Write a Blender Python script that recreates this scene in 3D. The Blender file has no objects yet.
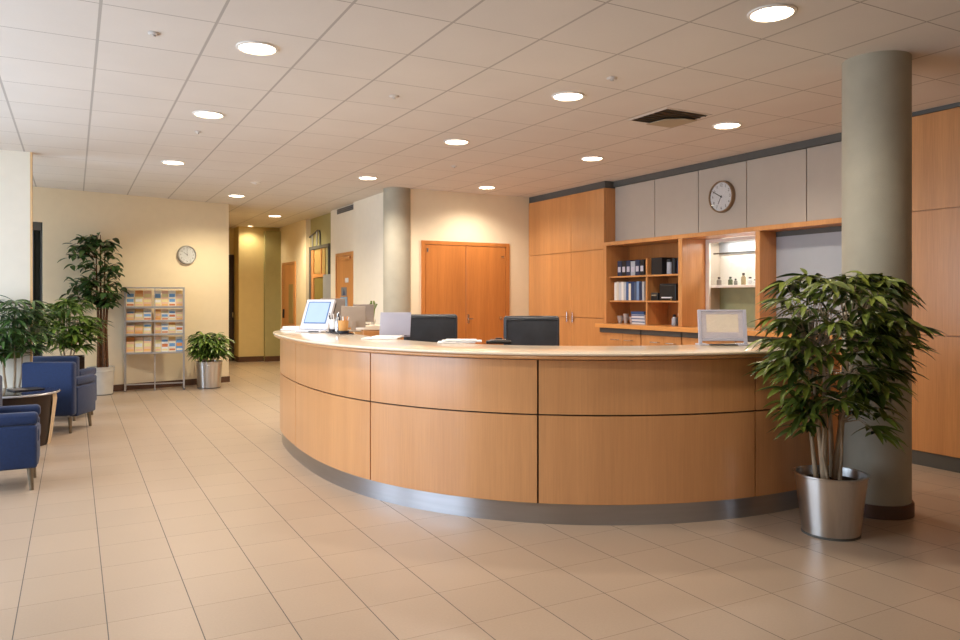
import bpy, bmesh, math, random
from mathutils import Vector, Matrix
R = math.radians
PI = math.pi
scene = bpy.context.scene
COL = scene.collection
CEIL = 3.07

# ------------------------------------------------------------------ mesh helpers
class MB:
    def __init__(self): self.v = []; self.f = []
    def add(self, vs, fs, M=None):
        b = len(self.v)
        for p in vs: self.v.append(tuple(M @ Vector(p)) if M else tuple(p))
        for f in fs: self.f.append(tuple(b+i for i in f))
        return self
    def bm(self, bm, M=None):
        bm.verts.ensure_lookup_table(); bm.verts.index_update()
        self.add([v.co[:] for v in bm.verts], [[v.index for v in f.verts] for f in bm.faces], M); bm.free(); return self
    def box(self, x0, x1, y0, y1, z0, z1, bev=0, seg=2, M=None):
        bm = bmesh.new(); bmesh.ops.create_cube(bm, size=1)
        for v in bm.verts: v.co = ((x0+x1)/2+v.co.x*(x1-x0), (y0+y1)/2+v.co.y*(y1-y0), (z0+z1)/2+v.co.z*(z1-z0))
        if bev: bmesh.ops.bevel(bm, geom=list(bm.edges), offset=bev, segments=seg, profile=.5, affect='EDGES')
        return self.bm(bm, M)
    def lathe(self, prof, n=32, M=None, cap0=True, cap1=True, a0=0, a1=2*PI, sx=1, sy=1):
        full = abs(a1-a0-2*PI) < 1e-6; m = n if full else n+1; vs = []; fs = []
        for r, z in prof:
            for i in range(m):
                a = a0+(a1-a0)*i/n; vs.append((r*math.cos(a)*sx, r*math.sin(a)*sy, z))
        for k in range(len(prof)-1):
            for i in range(n):
                j = (i+1) % m; fs.append((k*m+i, k*m+j, (k+1)*m+j, (k+1)*m+i))
        if full:
            if cap0: fs.append(tuple(range(m-1, -1, -1)))
            if cap1: fs.append(tuple((len(prof)-1)*m+i for i in range(m)))
        return self.add(vs, fs, M)
    def tube(self, pts, r, n=8, cap=True, M=None):
        pts = [Vector(p) for p in pts]; rs = r if isinstance(r, (list, tuple)) else [r]*len(pts)
        vs = []; fs = []; up = None
        for k, p in enumerate(pts):
            t = (pts[min(k+1, len(pts)-1)]-pts[max(k-1, 0)]).normalized()
            if up is None: up = Vector((0, 0, 1)) if abs(t.z) < .9 else Vector((1, 0, 0))
            a = t.cross(up).normalized(); b = a.cross(t).normalized(); up = b
            for i in range(n):
                q = 2*PI*i/n; vs.append(tuple(p+a*math.cos(q)*rs[k]+b*math.sin(q)*rs[k]))
        for k in range(len(pts)-1):
            for i in range(n):
                j = (i+1) % n; fs.append((k*n+i, k*n+j, (k+1)*n+j, (k+1)*n+i))
        if cap: fs.append(tuple(range(n-1, -1, -1))); fs.append(tuple((len(pts)-1)*n+i for i in range(n)))
        return self.add(vs, fs, M)
    def prism(self, poly, z0, z1, M=None):
        n = len(poly); vs = [(x, y, z0) for x, y in poly]+[(x, y, z1) for x, y in poly]
        fs = [tuple(range(n-1, -1, -1)), tuple(range(n, 2*n))]+[(i, (i+1) % n, n+(i+1) % n, n+i) for i in range(n)]
        return self.add(vs, fs, M)
    def strip(self, outer, inner, z0, z1):
        """closed band between two polylines"""
        n = len(outer); vs = []
        for k in range(n):
            o, i = outer[k], inner[k]
            vs += [(o[0], o[1], z0), (o[0], o[1], z1), (i[0], i[1], z1), (i[0], i[1], z0)]
        fs = []
        for k in range(n-1):
            a = 4*k; b = a+4
            for e in range(4): fs.append((a+e, b+e, b+(e+1) % 4, a+(e+1) % 4))
        fs += [(3, 2, 1, 0), (4*n-4, 4*n-3, 4*n-2, 4*n-1)]
        return self.add(vs, fs)

def tag(o, label=None, cat=None, group=None, kind=None):
    if label: o['label'] = label
    if cat: o['category'] = cat
    if group: o['group'] = group
    if kind: o['kind'] = kind
    return o

def obj(name, mb, mat, parent=None, smooth=False, world=False, angle=40):
    me = bpy.data.meshes.new(name); me.from_pydata(mb.v, [], mb.f); me.update()
    bm = bmesh.new(); bm.from_mesh(me); bmesh.ops.recalc_face_normals(bm, faces=bm.faces)
    if world and parent is not None:
        bmesh.ops.translate(bm, verts=bm.verts, vec=-Vector(parent.location))
    if smooth:
        for f in bm.faces: f.smooth = True
        for e in bm.edges:
            if len(e.link_faces) == 2 and e.calc_face_angle(0) > R(angle): e.smooth = False
    bm.to_mesh(me); bm.free()
    o = bpy.data.objects.new(name, me); COL.objects.link(o); me.materials.append(mat)
    if parent is not None: o.parent = parent
    return o

def thing(name, label, cat, loc=(0, 0, 0), rz=0, group=None):
    o = bpy.data.objects.new(name, None); COL.objects.link(o)
    o.empty_display_size = .1; o.location = loc; o.rotation_euler = (0, 0, rz)
    return tag(o, label, cat, group)

def single(name, mb, mat, label, cat, group=None, loc=(0, 0, 0), rz=0, smooth=False):
    o = obj(name, mb, mat, smooth=smooth); o.location = loc; o.rotation_euler = (0, 0, rz)
    return tag(o, label, cat, group)

def struct(name, mb, mat, smooth=False):
    return tag(obj(name, mb, mat, smooth=smooth), kind='structure')

def dup(root, loc, rz, label, group=None):
    r = root.copy(); COL.objects.link(r); r.location = loc; r.rotation_euler = (0, 0, rz); r['label'] = label
    if group: r['group'] = group
    for ch in list(root.children):
        c = ch.copy(); COL.objects.link(c); c.parent = r
        for g in list(ch.children):
            d = g.copy(); COL.objects.link(d); d.parent = c
    return r

def text_mb(body, size, M, align='CENTER'):
    cu = bpy.data.curves.new('txt', 'FONT'); cu.body = body; cu.size = size; cu.align_x = align; cu.align_y = 'CENTER'
    o = bpy.data.objects.new('txt', cu); COL.objects.link(o)
    bpy.context.view_layer.update()
    dg = bpy.context.evaluated_depsgraph_get(); me = bpy.data.meshes.new_from_object(o.evaluated_get(dg))
    mb = ([v.co[:] for v in me.vertices], [tuple(p.vertices) for p in me.polygons])
    bpy.data.objects.remove(o); bpy.data.curves.remove(cu); bpy.data.meshes.remove(me)
    return [tuple(M @ Vector(p)) for p in mb[0]], mb[1]

# ------------------------------------------------------------------ materials
def lin(c):
    return tuple(((x/255)/12.92 if x/255 <= .04045 else ((x/255+.055)/1.055)**2.4) for x in c)+(1,)

def base_mat(name):
    m = bpy.data.materials.new(name); m.use_nodes = True; nt = m.node_tree
    return m, nt, nt.nodes['Principled BSDF']

def mat(name, rgb, rough=.5, metal=0, var=.06, scale=8, bump=0, bscale=60, emit=None, estr=0, coat=0, aniso=0, stretch=(1, 1, 1), sheen=0, trans=0, ior=1.45):
    m, nt, p = base_mat(name); L = nt.links
    tc = nt.nodes.new('ShaderNodeTexCoord'); mp = nt.nodes.new('ShaderNodeMapping'); mp.inputs['Scale'].default_value = stretch
    L.new(tc.outputs['Object'], mp.inputs['Vector'])
    nz = nt.nodes.new('ShaderNodeTexNoise'); nz.inputs['Scale'].default_value = scale; nz.inputs['Detail'].default_value = 3
    L.new(mp.outputs['Vector'], nz.inputs['Vector'])
    cr = nt.nodes.new('ShaderNodeValToRGB'); c = lin(rgb)
    cr.color_ramp.elements[0].position = .3; cr.color_ramp.elements[1].position = .7
    cr.color_ramp.elements[0].color = tuple(x*(1-var) for x in c[:3])+(1,)
    cr.color_ramp.elements[1].color = tuple(min(1, x*(1+var)) for x in c[:3])+(1,)
    L.new(nz.outputs['Fac'], cr.inputs['Fac']); L.new(cr.outputs['Color'], p.inputs['Base Color'])
    p.inputs['Roughness'].default_value = rough; p.inputs['Metallic'].default_value = metal
    p.inputs['Coat Weight'].default_value = coat; p.inputs['Coat Roughness'].default_value = .15
    p.inputs['Anisotropic'].default_value = aniso; p.inputs['Anisotropic Rotation'].default_value = .25 if aniso else 0
    if aniso:
        tg = nt.nodes.new('ShaderNodeTangent'); tg.direction_type = 'RADIAL'; tg.axis = 'Z'; L.new(tg.outputs[0], p.inputs['Tangent'])
    p.inputs['Sheen Weight'].default_value = sheen
    p.inputs['Transmission Weight'].default_value = trans; p.inputs['IOR'].default_value = ior
    if bump:
        n2 = nt.nodes.new('ShaderNodeTexNoise'); n2.inputs['Scale'].default_value = bscale; n2.inputs['Detail'].default_value = 4
        L.new(mp.outputs['Vector'], n2.inputs['Vector'])
        b = nt.nodes.new('ShaderNodeBump'); b.inputs['Strength'].default_value = bump; b.inputs['Distance'].default_value = .01
        L.new(n2.outputs['Fac'], b.inputs['Height']); L.new(b.outputs['Normal'], p.inputs['Normal'])
    if emit:
        p.inputs['Emission Color'].default_value = lin(emit); p.inputs['Emission Strength'].default_value = estr
    return m

def wood(name, rgb, rough=.33, axis=2, var=.14, fine=95, coat=.25):
    m, nt, p = base_mat(name); L = nt.links
    tc = nt.nodes.new('ShaderNodeTexCoord'); mp = nt.nodes.new('ShaderNodeMapping')
    sc = [1, 1, 1]; sc[axis] = .035; mp.inputs['Scale'].default_value = sc
    L.new(tc.outputs['Object'], mp.inputs['Vector'])
    n1 = nt.nodes.new('ShaderNodeTexNoise'); n1.inputs['Scale'].default_value = fine; n1.inputs['Detail'].default_value = 4
    n2 = nt.nodes.new('ShaderNodeTexNoise'); n2.inputs['Scale'].default_value = 7; n2.inputs['Detail'].default_value = 2
    for n in (n1, n2): L.new(mp.outputs['Vector'], n.inputs['Vector'])
    mx = nt.nodes.new('ShaderNodeMath'); mx.operation = 'MULTIPLY_ADD'; mx.inputs[1].default_value = .45
    ml = nt.nodes.new('ShaderNodeMath'); ml.operation = 'MULTIPLY'; ml.inputs[1].default_value = .55
    L.new(n2.outputs['Fac'], ml.inputs[0]); L.new(n1.outputs['Fac'], mx.inputs[0]); L.new(ml.outputs[0], mx.inputs[2])
    cr = nt.nodes.new('ShaderNodeValToRGB'); c = lin(rgb)
    cr.color_ramp.elements[0].position = .33; cr.color_ramp.elements[1].position = .67
    cr.color_ramp.elements[0].color = (c[0]*(1-var), c[1]*(1-var*1.3), c[2]*(1-var*1.6), 1)
    cr.color_ramp.elements[1].color = (min(1, c[0]*(1+var)), min(1, c[1]*(1+var*1.1)), min(1, c[2]*(1+var*1.2)), 1)
    L.new(mx.outputs[0], cr.inputs['Fac']); L.new(cr.outputs['Color'], p.inputs['Base Color'])
    p.inputs['Roughness'].default_value = rough; p.inputs['Coat Weight'].default_value = coat; p.inputs['Coat Roughness'].default_value = .2
    return m

def grid_mat(name, rgb, line_rgb, ox, tx, wx, oy, ty, wy, rough, tile_var, line2=None, bump=.15, speck=.05, spec=.5, rvar=.1, lo=.8):
    m, nt, p = base_mat(name); L = nt.links; N = nt.nodes.new
    g = N('ShaderNodeNewGeometry'); sp = N('ShaderNodeSeparateXYZ'); L.new(g.outputs['Position'], sp.inputs[0])
    def math_(op, a, b=None, c=None):
        n = N('ShaderNodeMath'); n.operation = op
        for k, v in enumerate((a, b, c)):
            if v is None: continue
            if isinstance(v, (int, float)): n.inputs[k].default_value = v
            else: L.new(v, n.inputs[k])
        return n.outputs[0]
    def axis(o, off, t, w):
        u = math_('DIVIDE', math_('SUBTRACT', o, off), t); fl = math_('FLOOR', u); fr = math_('SUBTRACT', u, fl)
        d = math_('MINIMUM', fr, math_('SUBTRACT', 1.0, fr))
        return fl, math_('LESS_THAN', d, w/2/t)
    fx, lx = axis(sp.outputs['X'], ox, tx, wx); fy, ly = axis(sp.outputs['Y'], oy, ty, wy)
    cm = N('ShaderNodeCombineXYZ'); L.new(fx, cm.inputs[0]); L.new(fy, cm.inputs[1])
    wn = N('ShaderNodeTexWhiteNoise'); wn.noise_dimensions = '2D'; L.new(cm.outputs[0], wn.inputs['Vector'])
    nz = N('ShaderNodeTexNoise'); nz.inputs['Scale'].default_value = 90; nz.inputs['Detail'].default_value = 4; L.new(g.outputs['Position'], nz.inputs['Vector'])
    n3 = N('ShaderNodeTexNoise'); n3.inputs['Scale'].default_value = 2.2; n3.inputs['Detail'].default_value = 3; L.new(g.outputs['Position'], n3.inputs['Vector'])
    v = math_('ADD', math_('MULTIPLY_ADD', wn.outputs['Value'], tile_var, 1-tile_var/2), math_('MULTIPLY_ADD', nz.outputs['Fac'], speck*2, -speck))
    v = math_('ADD', v, math_('MULTIPLY_ADD', n3.outputs['Fac'], .10, -.05))
    hs = N('ShaderNodeMix'); hs.data_type = 'RGBA'; hs.blend_type = 'MULTIPLY'; hs.inputs['Factor'].default_value = 1
    hs.inputs['A'].default_value = lin(rgb); cc = N('ShaderNodeCombineXYZ')
    for k in range(3): L.new(v, cc.inputs[k])
    L.new(cc.outputs[0], hs.inputs['B'])
    m1 = N('ShaderNodeMix'); m1.data_type = 'RGBA'; L.new(ly, m1.inputs['Factor']); L.new(hs.outputs['Result'], m1.inputs['A']); m1.inputs['B'].default_value = lin(line2 or line_rgb)
    m2 = N('ShaderNodeMix'); m2.data_type = 'RGBA'; L.new(lx, m2.inputs['Factor']); L.new(m1.outputs['Result'], m2.inputs['A']); m2.inputs['B'].default_value = lin(line_rgb)
    L.new(m2.outputs['Result'], p.inputs['Base Color'])
    ln = math_('MAXIMUM', lx, ly)
    L.new(math_('ADD', math_('MULTIPLY_ADD', nz.outputs['Fac'], rvar, rough-rvar/2), math_('MULTIPLY', ln, .3)), p.inputs['Roughness'])
    p.inputs['Specular IOR Level'].default_value = spec
    b = N('ShaderNodeBump'); b.inputs['Strength'].default_value = bump; b.inputs['Distance'].default_value = .004
    L.new(math_('SUBTRACT', math_('MULTIPLY', nz.outputs['Fac'], .15), ln), b.inputs['Height']); L.new(b.outputs['Normal'], p.inputs['Normal'])
    return m

def glass_mat(name, tint=(1, 1, 1), gloss=.12, rough=.02):
    m = bpy.data.materials.new(name); m.use_nodes = True; nt = m.node_tree; nt.nodes.clear(); N = nt.nodes.new; L = nt.links
    o = N('ShaderNodeOutputMaterial'); mx = N('ShaderNodeMixShader'); t = N('ShaderNodeBsdfTransparent'); g = N('ShaderNodeBsdfGlossy')
    t.inputs['Color'].default_value = tint+(1,); g.inputs['Roughness'].default_value = rough; mx.inputs['Fac'].default_value = gloss
    L.new(t.outputs[0], mx.inputs[1]); L.new(g.outputs[0], mx.inputs[2]); L.new(mx.outputs[0], o.inputs['Surface'])
    return m

def leaf_mat(name, c0, c1, rough=.38):
    m, nt, p = base_mat(name); L = nt.links
    g = nt.nodes.new('ShaderNodeNewGeometry')
    cr = nt.nodes.new('ShaderNodeValToRGB'); cr.color_ramp.elements[0].color = lin(c0); cr.color_ramp.elements[1].color = lin(c1)
    L.new(g.outputs['Random Per Island'], cr.inputs['Fac']); L.new(cr.outputs['Color'], p.inputs['Base Color'])
    p.inputs['Roughness'].default_value = rough; p.inputs['Subsurface Weight'].default_value = 0
    return m

M = {}
M['floor'] = grid_mat('floor_tile', (176, 156, 136), (88, 84, 80), -.2288, .3606, .0045, 3.354, .3909, .0028, .34, .07, (128, 112, 96), spec=.5, speck=.1)
M['ceil'] = grid_mat('ceiling_tile', (218, 212, 205), (180, 174, 167), .132, .61, .017, 4.635, .666, .007, .9, .02, (156, 148, 140), bump=.1, speck=.025, spec=.1)
M['cream'] = mat('cream_wall_paint', (236, 222, 194), .75, var=.015, bump=.04, bscale=200)
M['white'] = mat('white_wall_paint', (236, 228, 212), .75, var=.015, bump=.04, bscale=200)
M['ochre'] = mat('ochre_wall_paint', (216, 196, 142), .75, var=.02)
M['olive'] = mat('olive_wall_paint', (172, 166, 120), .75, var=.03)
M['sage'] = mat('sage_column_paint', (170, 164, 147), .7, var=.06, scale=5, bump=.12, bscale=140)
M['base'] = mat('brown_skirting', (92, 64, 48), .5, var=.1)
M['grey_panel'] = mat('grey_laminate_panel', (188, 178, 166), .35, var=.015)
M['dark_trim'] = mat('dark_grey_trim', (88, 88, 85), .5)
M['wood'] = wood('beech_veneer', (206, 144, 88))
M['wood_desk'] = wood('desk_beech_veneer', (212, 156, 104), rough=.3, coat=.45, var=.085)
M['wood_cab'] = wood('cabinet_veneer', (202, 144, 88))
M['wood_y'] = wood('worktop_veneer', (222, 158, 90), axis=1)
M['wood_door'] = wood('door_veneer', (194, 124, 64), rough=.3)
M['wood_in'] = wood('shelf_interior_veneer', (176, 110, 54))
M['light_top'] = mat('cream_laminate_top', (240, 224, 200), .15, var=.02, scale=30, coat=.3)
M['core'] = mat('dark_carcass', (52, 34, 22), .7)
M['steel'] = mat('brushed_steel', (206, 204, 202), .34, 1, var=.05, scale=50, stretch=(1, 1, .02), aniso=.85)
M['steel_h'] = mat('brushed_steel_kick_plate', (176, 178, 184), .34, 1, var=.04, scale=40, stretch=(.05, .05, 1), aniso=.85)
M['bronze_leg'] = mat('bronze_leg_metal', (126, 116, 100), .35, .8)
M['chrome'] = mat('chrome', (205, 205, 208), .18, 1)
M['alum'] = mat('painted_aluminium', (186, 186, 190), .38, .6)
M['lightpot'] = mat('pale_grey_pot', (206, 204, 198), .4, .2)
M['blue'] = mat('blue_upholstery', (11, 38, 80), .75, var=.12, scale=60, bump=.15, bscale=400, sheen=.15)
M['leather'] = mat('black_leather', (62, 66, 72), .36, var=.15, bump=.15, bscale=160)
M['blackplastic'] = mat('black_plastic', (24, 24, 26), .4)
M['darkwood'] = mat('dark_stained_wood', (40, 26, 16), .35, var=.2, scale=30, stretch=(1, 1, .1))
M['darkgloss'] = mat('dark_lacquer_top', (22, 17, 14), .12, coat=.6)
M['beige'] = mat('beige_side', (206, 184, 152), .45)
M['soil'] = mat('potting_soil', (44, 30, 20), .95, var=.4, scale=60, bump=.6, bscale=80)
M['bark'] = mat('grey_bark', (172, 152, 126), .8, var=.25, scale=40, stretch=(1, 1, .3), bump=.3)
M['bark_brown'] = mat('brown_bark', (98, 66, 42), .8, var=.3, scale=40, bump=.3)
M['leaf'] = leaf_mat('glossy_palmate_leaf', (30, 50, 14), (126, 140, 54), .4)
M['leaf_dark'] = leaf_mat('dark_fig_leaf', (30, 54, 26), (86, 116, 58), .33)
M['leaf_fresh'] = leaf_mat('fresh_green_leaf', (44, 78, 24), (120, 146, 60))
M['paper'] = mat('white_paper', (240, 240, 240), .8, var=.01)
M['plastic'] = mat('pale_plastic', (216, 218, 226), .4, var=.01)
M['lid'] = mat('lavender_grey_lid', (190, 190, 206), .45, var=.015)
M['taupe'] = mat('taupe_monitor_shell', (150, 136, 124), .55, var=.03)
M['screen'] = mat('pale_blue_screen', (118, 138, 170), .3, emit=(190, 212, 246), estr=.38)
M['screen_edge'] = mat('blue_screen_border', (70, 110, 165), .3)
M['lamp'] = mat('downlight_diffuser', (255, 250, 240), .5, emit=(255, 240, 214), estr=9)
M['lampring'] = mat('white_trim_ring', (236, 232, 226), .4)
M['face'] = mat('clock_face', (230, 230, 234), .4, var=.01)
M['ink'] = mat('black_ink', (34, 34, 40), .5)
M['greyink'] = mat('grey_ink', (120, 120, 126), .5)
M['sensor'] = mat('sensor_grey', (206, 200, 194), .5)
M['bronze'] = mat('bronze_rim', (150, 126, 100), .3, .7)
M['silverrim'] = mat('silver_rim', (172, 170, 168), .35, .5)
M['frost'] = mat('frosted_blue_grey_glass', (176, 182, 190), .12, var=.06, scale=2)
M['hatchwhite'] = mat('hatch_white_paint', (236, 232, 224), .5, var=.01)
M['hatchgreen'] = mat('sage_green_panel', (150, 156, 122), .6)
M['hatchgrey'] = mat('grey_blue_panel', (152, 156, 164), .5)
M['glow'] = mat('hatch_fill_glow', (255, 250, 240), .5, emit=(255, 246, 230), estr=4)  # glow of the added strip that brightens the hatch interior
M['clear'] = glass_mat('clear_glass', (.97, .98, .98), .07)
M['acrylic'] = glass_mat('clear_acrylic', (.985, .985, .99), .05)
def translucent(name, rgb):
    m, nt, p = base_mat(name); p.inputs['Base Color'].default_value = lin(rgb); p.inputs['Roughness'].default_value = .8
    t_ = nt.nodes.new('ShaderNodeBsdfTranslucent'); t_.inputs['Color'].default_value = lin(rgb); mx = nt.nodes.new('ShaderNodeMixShader'); mx.inputs['Fac'].default_value = .5
    nt.links.new(p.outputs[0], mx.inputs[1]); nt.links.new(t_.outputs[0], mx.inputs[2]); nt.links.new(mx.outputs[0], nt.nodes['Material Output'].inputs['Surface'])
    return m
M['sheet'] = translucent('translucent_sheet', (255, 251, 242)); M['mount'] = translucent('translucent_mount', (236, 236, 244))
M['pane'] = glass_mat('window_glass', (.98, .99, 1), .05)
M['curtain'] = mat('dark_grey_curtain', (74, 74, 68), .85, var=.15, scale=40, stretch=(1, 1, .05))
M['darkdoor'] = mat('dark_brown_door', (52, 36, 26), .5)
def cm(name, rgb, rough=.5): 
    if name not in M: M[name] = mat(name, rgb, rough, var=.04)
    return M[name]

# ------------------------------------------------------------------ room shell
struct('floor', MB().box(-2.7, 7.15, -3.1, 18.4, -.12, 0), M['floor'])
struct('ceiling', MB().box(-2.7, 7.15, -3.1, 18.4, CEIL, CEIL+.12), M['ceil'])
struct('wall_right', MB().box(6.87, 7.09, -3.1, 5.716, 0, CEIL).box(6.87, 7.09, 6.82, 10.6, 0, CEIL).box(6.87, 7.09, 5.716, 6.82, 0, 1.104)
       .box(6.87, 7.09, 5.716, 6.82, 2.17, CEIL).box(7.09, 7.1, 5.5, 7.0, .9, 2.3), M['grey_panel'])
struct('wall_back', MB().box(4.3, 6.87, 10.3, 10.6, 0, CEIL), M['cream'])
struct('wall_front', MB().box(-2.7, 7.05, -3.1, -3.0, 0, CEIL), M['white'])
# far-left wall with the brochure stand, slightly askew to the tile grid
WA, WB = Vector((2.36, 13.5)), Vector((-.5, 12.7))
wd = (WB-WA).normalized(); wn = Vector((wd.y, -wd.x)); wn = wn if wn.y > 0 else -wn
def wl(s, d=0): q = WA+wd*s+wn*d; return (q.x, q.y)      # s from the right end, d behind the face
LW = (WB-WA).length
WIN0, WIN1 = 2.86, 3.02                                     # window opening along s
struct('wall_rear_left', MB().prism([wl(0), wl(WIN0), wl(WIN0, .2), wl(0, .2)], 0, CEIL)
       .prism([wl(WIN1), wl(5.3), wl(5.3, .2), wl(WIN1, .2)], 0, CEIL)
       .prism([wl(WIN0), wl(WIN1), wl(WIN1, .2), wl(WIN0, .2)], 2.56, CEIL)
       .prism([wl(WIN0), wl(WIN1), wl(WIN1, .2), wl(WIN0, .2)], 0, .1), M['cream'])
struct('baseboard_rear_left', MB().prism([wl(-.012), wl(WIN0-.02), wl(WIN0-.02, -.018), wl(-.012, -.018)], .0, .1)
       .prism([wl(-.012, -.018), wl(0), wl(0, .2), wl(-.018, .2)], 0, .1), M['base'])
# narrow window at the end of that wall: frame, curtain, pane
w = thing('window_1', None, None, (*wl(WIN0), 0)); w['kind'] = 'structure'
fr = MB()
for a, b, z0, z1 in ((WIN0, WIN0+.018, .1, 2.56), (WIN1-.03, WIN1, .1, 2.56), (WIN0, WIN1, 2.44, 2.56)):
    fr.prism([wl(a, .02), wl(b, .02), wl(b, .1), wl(a, .1)], z0, z1)
obj('window_frame', fr, M['dark_trim'], w, world=True)
cu = []
for k in range(25):
    s_ = WIN0+.02+k*.09/24; cu.append((s_, .07+.012*math.sin(k*1.3)))
mbc = MB(); mbc.strip([wl(s_, d) for s_, d in cu], [wl(s_, d+.006) for s_, d in cu], .12, 2.44)
obj('curtain', mbc, M['curtain'], w, world=True)
obj('pane', MB().prism([wl(WIN0+.018, .14), wl(WIN1-.03, .14), wl(WIN1-.03, .146), wl(WIN0+.018, .146)], .1, 2.5), M['pane'], w, world=True)
# white wing wall on the left
struct('wall_left', MB().box(-2.55, -.425, 9.72, 9.86, 0, CEIL), M['white'])
struct('trim_1', MB().box(-.424, -.405, 9.715, 9.865, 0, CEIL), cm('pale_wood_edge', (226, 190, 140)))
# window wall left of the picture (daylight)
WY = [(3.2, 5.9), (6.2, 8.9), (9.95, 11.6)]
mb = MB().box(-2.7, -2.55, -3.1, 13.0, 0, .25).box(-2.7, -2.55, -3.1, 13.0, 2.75, CEIL)
ys = [-3.1]+[q for p_ in WY for q in p_]+[13.0]
for k in range(0, len(ys), 2): mb.box(-2.7, -2.55, ys[k], ys[k+1], .25, 2.75)
struct('wall_window_side', mb, M['white'])
for k, (a, b) in enumerate(WY):
    w = thing('window_%d' % (k+2), None, None, (-2.62, (a+b)/2, .25)); w['kind'] = 'structure'
    f_ = MB()
    for y0, y1 in ((a, a+.06), ((a+b)/2-.03, (a+b)/2+.03), (b-.06, b)): f_.box(-2.66, -2.59, y0, y1, .25, 2.75)
    f_.box(-2.66, -2.59, a, b, .25, .31).box(-2.66, -2.59, a, b, 2.69, 2.75)
    obj('window_frame', f_, M['dark_trim'], w, world=True)
    obj('pane', MB().box(-2.63, -2.622, a, b, .25, 2.75), M['pane'], w, world=True)
# corridor
struct('wall_corridor_left', MB().box(2.16, 2.34, 13.75, 18.3, 0, CEIL), M['ochre'])
struct('wall_corridor_end', MB().box(2.34, 4.5, 18.1, 18.3, 0, CEIL).box(3.285, 4.5, 17.55, 18.1, 0, CEIL), M['ochre'])
struct('trim_2', MB().box(3.84, 4.2, 17.42, 17.55, 0, 2.98), M['olive'])
struct('baseboard_corridor', MB().box(3.275, 3.84, 17.53, 17.55, 0, .12).box(3.27, 3.285, 17.53, 18.1, 0, .12)
       .box(3.83, 4.2, 17.4, 17.42, 0, .12), M['base'])
d = thing('door_1', None, None, (3.1, 18.06, 0)); d['kind'] = 'structure'
obj('door_leaf', MB().box(2.92, 3.27, 18.05, 18.095, .005, 2.45), M['darkdoor'], d, world=True)
obj('door_handle', MB().box(3.22, 3.25, 18.0, 18.05, 1.0, 1.12, .006), M['chrome'], d, world=True)
struct('wall_corridor_right', MB().box(4.2, 4.5, 15.3, 17.55, 0, CEIL), M['cream'])
struct('wall_corridor_recess', MB().box(4.3, 4.5, 13.65, 15.3, 0, CEIL), M['olive'])
struct('wall_corridor_middle', MB().box(4.215, 4.5, 12.23, 13.65, 0, CEIL), M['white'])
struct('wall_corridor_block', MB().box(4.17, 4.5, 10.42, 12.23, 0, CEIL), M['white'])
struct('baseboard_corridor_right', MB().box(4.155, 4.169, 10.66, 12.23, 0, .1).box(4.2, 4.214, 12.235, 12.29, 0, .1).box(4.2, 4.214, 13.3, 13.645, 0, .1)
       .box(4.185, 4.199, 15.3, 16.07, 0, .1).box(4.185, 4.199, 17.23, 17.41, 0, .1), M['base'])
struct('baseboard_left', MB().box(-2.55, -.403, 9.7, 9.714, 0, .1), M['base'])
struct('baseboard_back', MB().box(4.46, 4.55, 10.286, 10.299, 0, .1).box(6.09, 6.445, 10.286, 10.299, 0, .1), M['base'])
# columns
def column(name, x, y, r, rt, n=48):
    root = thing(name, None, None, (x, y, 0)); root['kind'] = 'structure'
    obj('column_shaft', MB().lathe([(r, 0), (r, CEIL)], n), M['sage'], root, smooth=True)
    obj('column_base', MB().lathe([(rt, .0), (rt, .08), (rt-.004, .088), (r, .088)], n), M['base'], root, smooth=True)
column('column', 4.817, 3.232, .212, .228)
column('column.001', 4.235, 10.43, .205, .215)
# dark shadow-gap trim along the ceiling over the cabinets
struct('trim_3', MB().box(6.61, 6.87, 4.45, 8.33, 2.993, CEIL).box(6.465, 6.87, 8.33, 10.3, 2.978, CEIL)
       .box(6.44, 6.87, -2.5, 4.45, 3.035, CEIL), M['dark_trim'])

# ------------------------------------------------------------------ cabinets on the right
XF = 6.45
def door_panel(mb_args, m, parent): return obj('door', MB().box(*mb_args, .003, 1), m, parent, world=True)
# tall cabinet
t = thing('tall_cabinet', 'tall beech cabinet up to the ceiling, left of the open shelves', 'cabinet', (6.65, 9.36, 0))
obj('body', MB().box(XF+.022, 6.868, 8.335, 10.295, 0, 2.975), M['wood_cab'], t, world=True)
YM = 9.12
for y0, y1 in ((8.337, YM-.004), (YM+.004, 10.29)):
    for z0, z1, nm in ((2.127, 2.972, 'door'), (1.17, 2.119, 'door'), (.1, 1.162, 'door')):
        dd = door_panel((XF, XF+.02, y0, y1, z0, z1), M['wood_cab'], t)
        if z0 == .1:
            yy = YM-.07 if y1 < 9.2 else YM+.07
            hb = MB().box(XF-.035, XF-.025, yy-.012, yy+.012, 1.09, 1.25, .004)
            hb.box(XF-.03, XF-.001, yy-.008, yy+.008, 1.11, 1.125).box(XF-.03, XF-.001, yy-.008, yy+.008, 1.13, 1.145)
            h_ = obj('handle', hb, M['chrome'], dd); h_.data.transform(Matrix.Translation(-Vector(t.location)))
obj('plinth', MB().box(XF+.021, 6.6, 8.336, 10.294, .0, .095), M['dark_trim'], t, world=True)
# upper grey panels
for i, (y0, y1) in enumerate(((7.52, 8.33), (6.745, 7.515), (6.005, 6.74), (5.22, 6.0), (4.46, 5.215))):
    struct('wall_panel.%03d' % i if i else 'wall_panel', MB().box(6.64, 6.868, y0+.004, y1-.001, 2.222, 2.99, .002, 1), M['grey_panel'])
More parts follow.
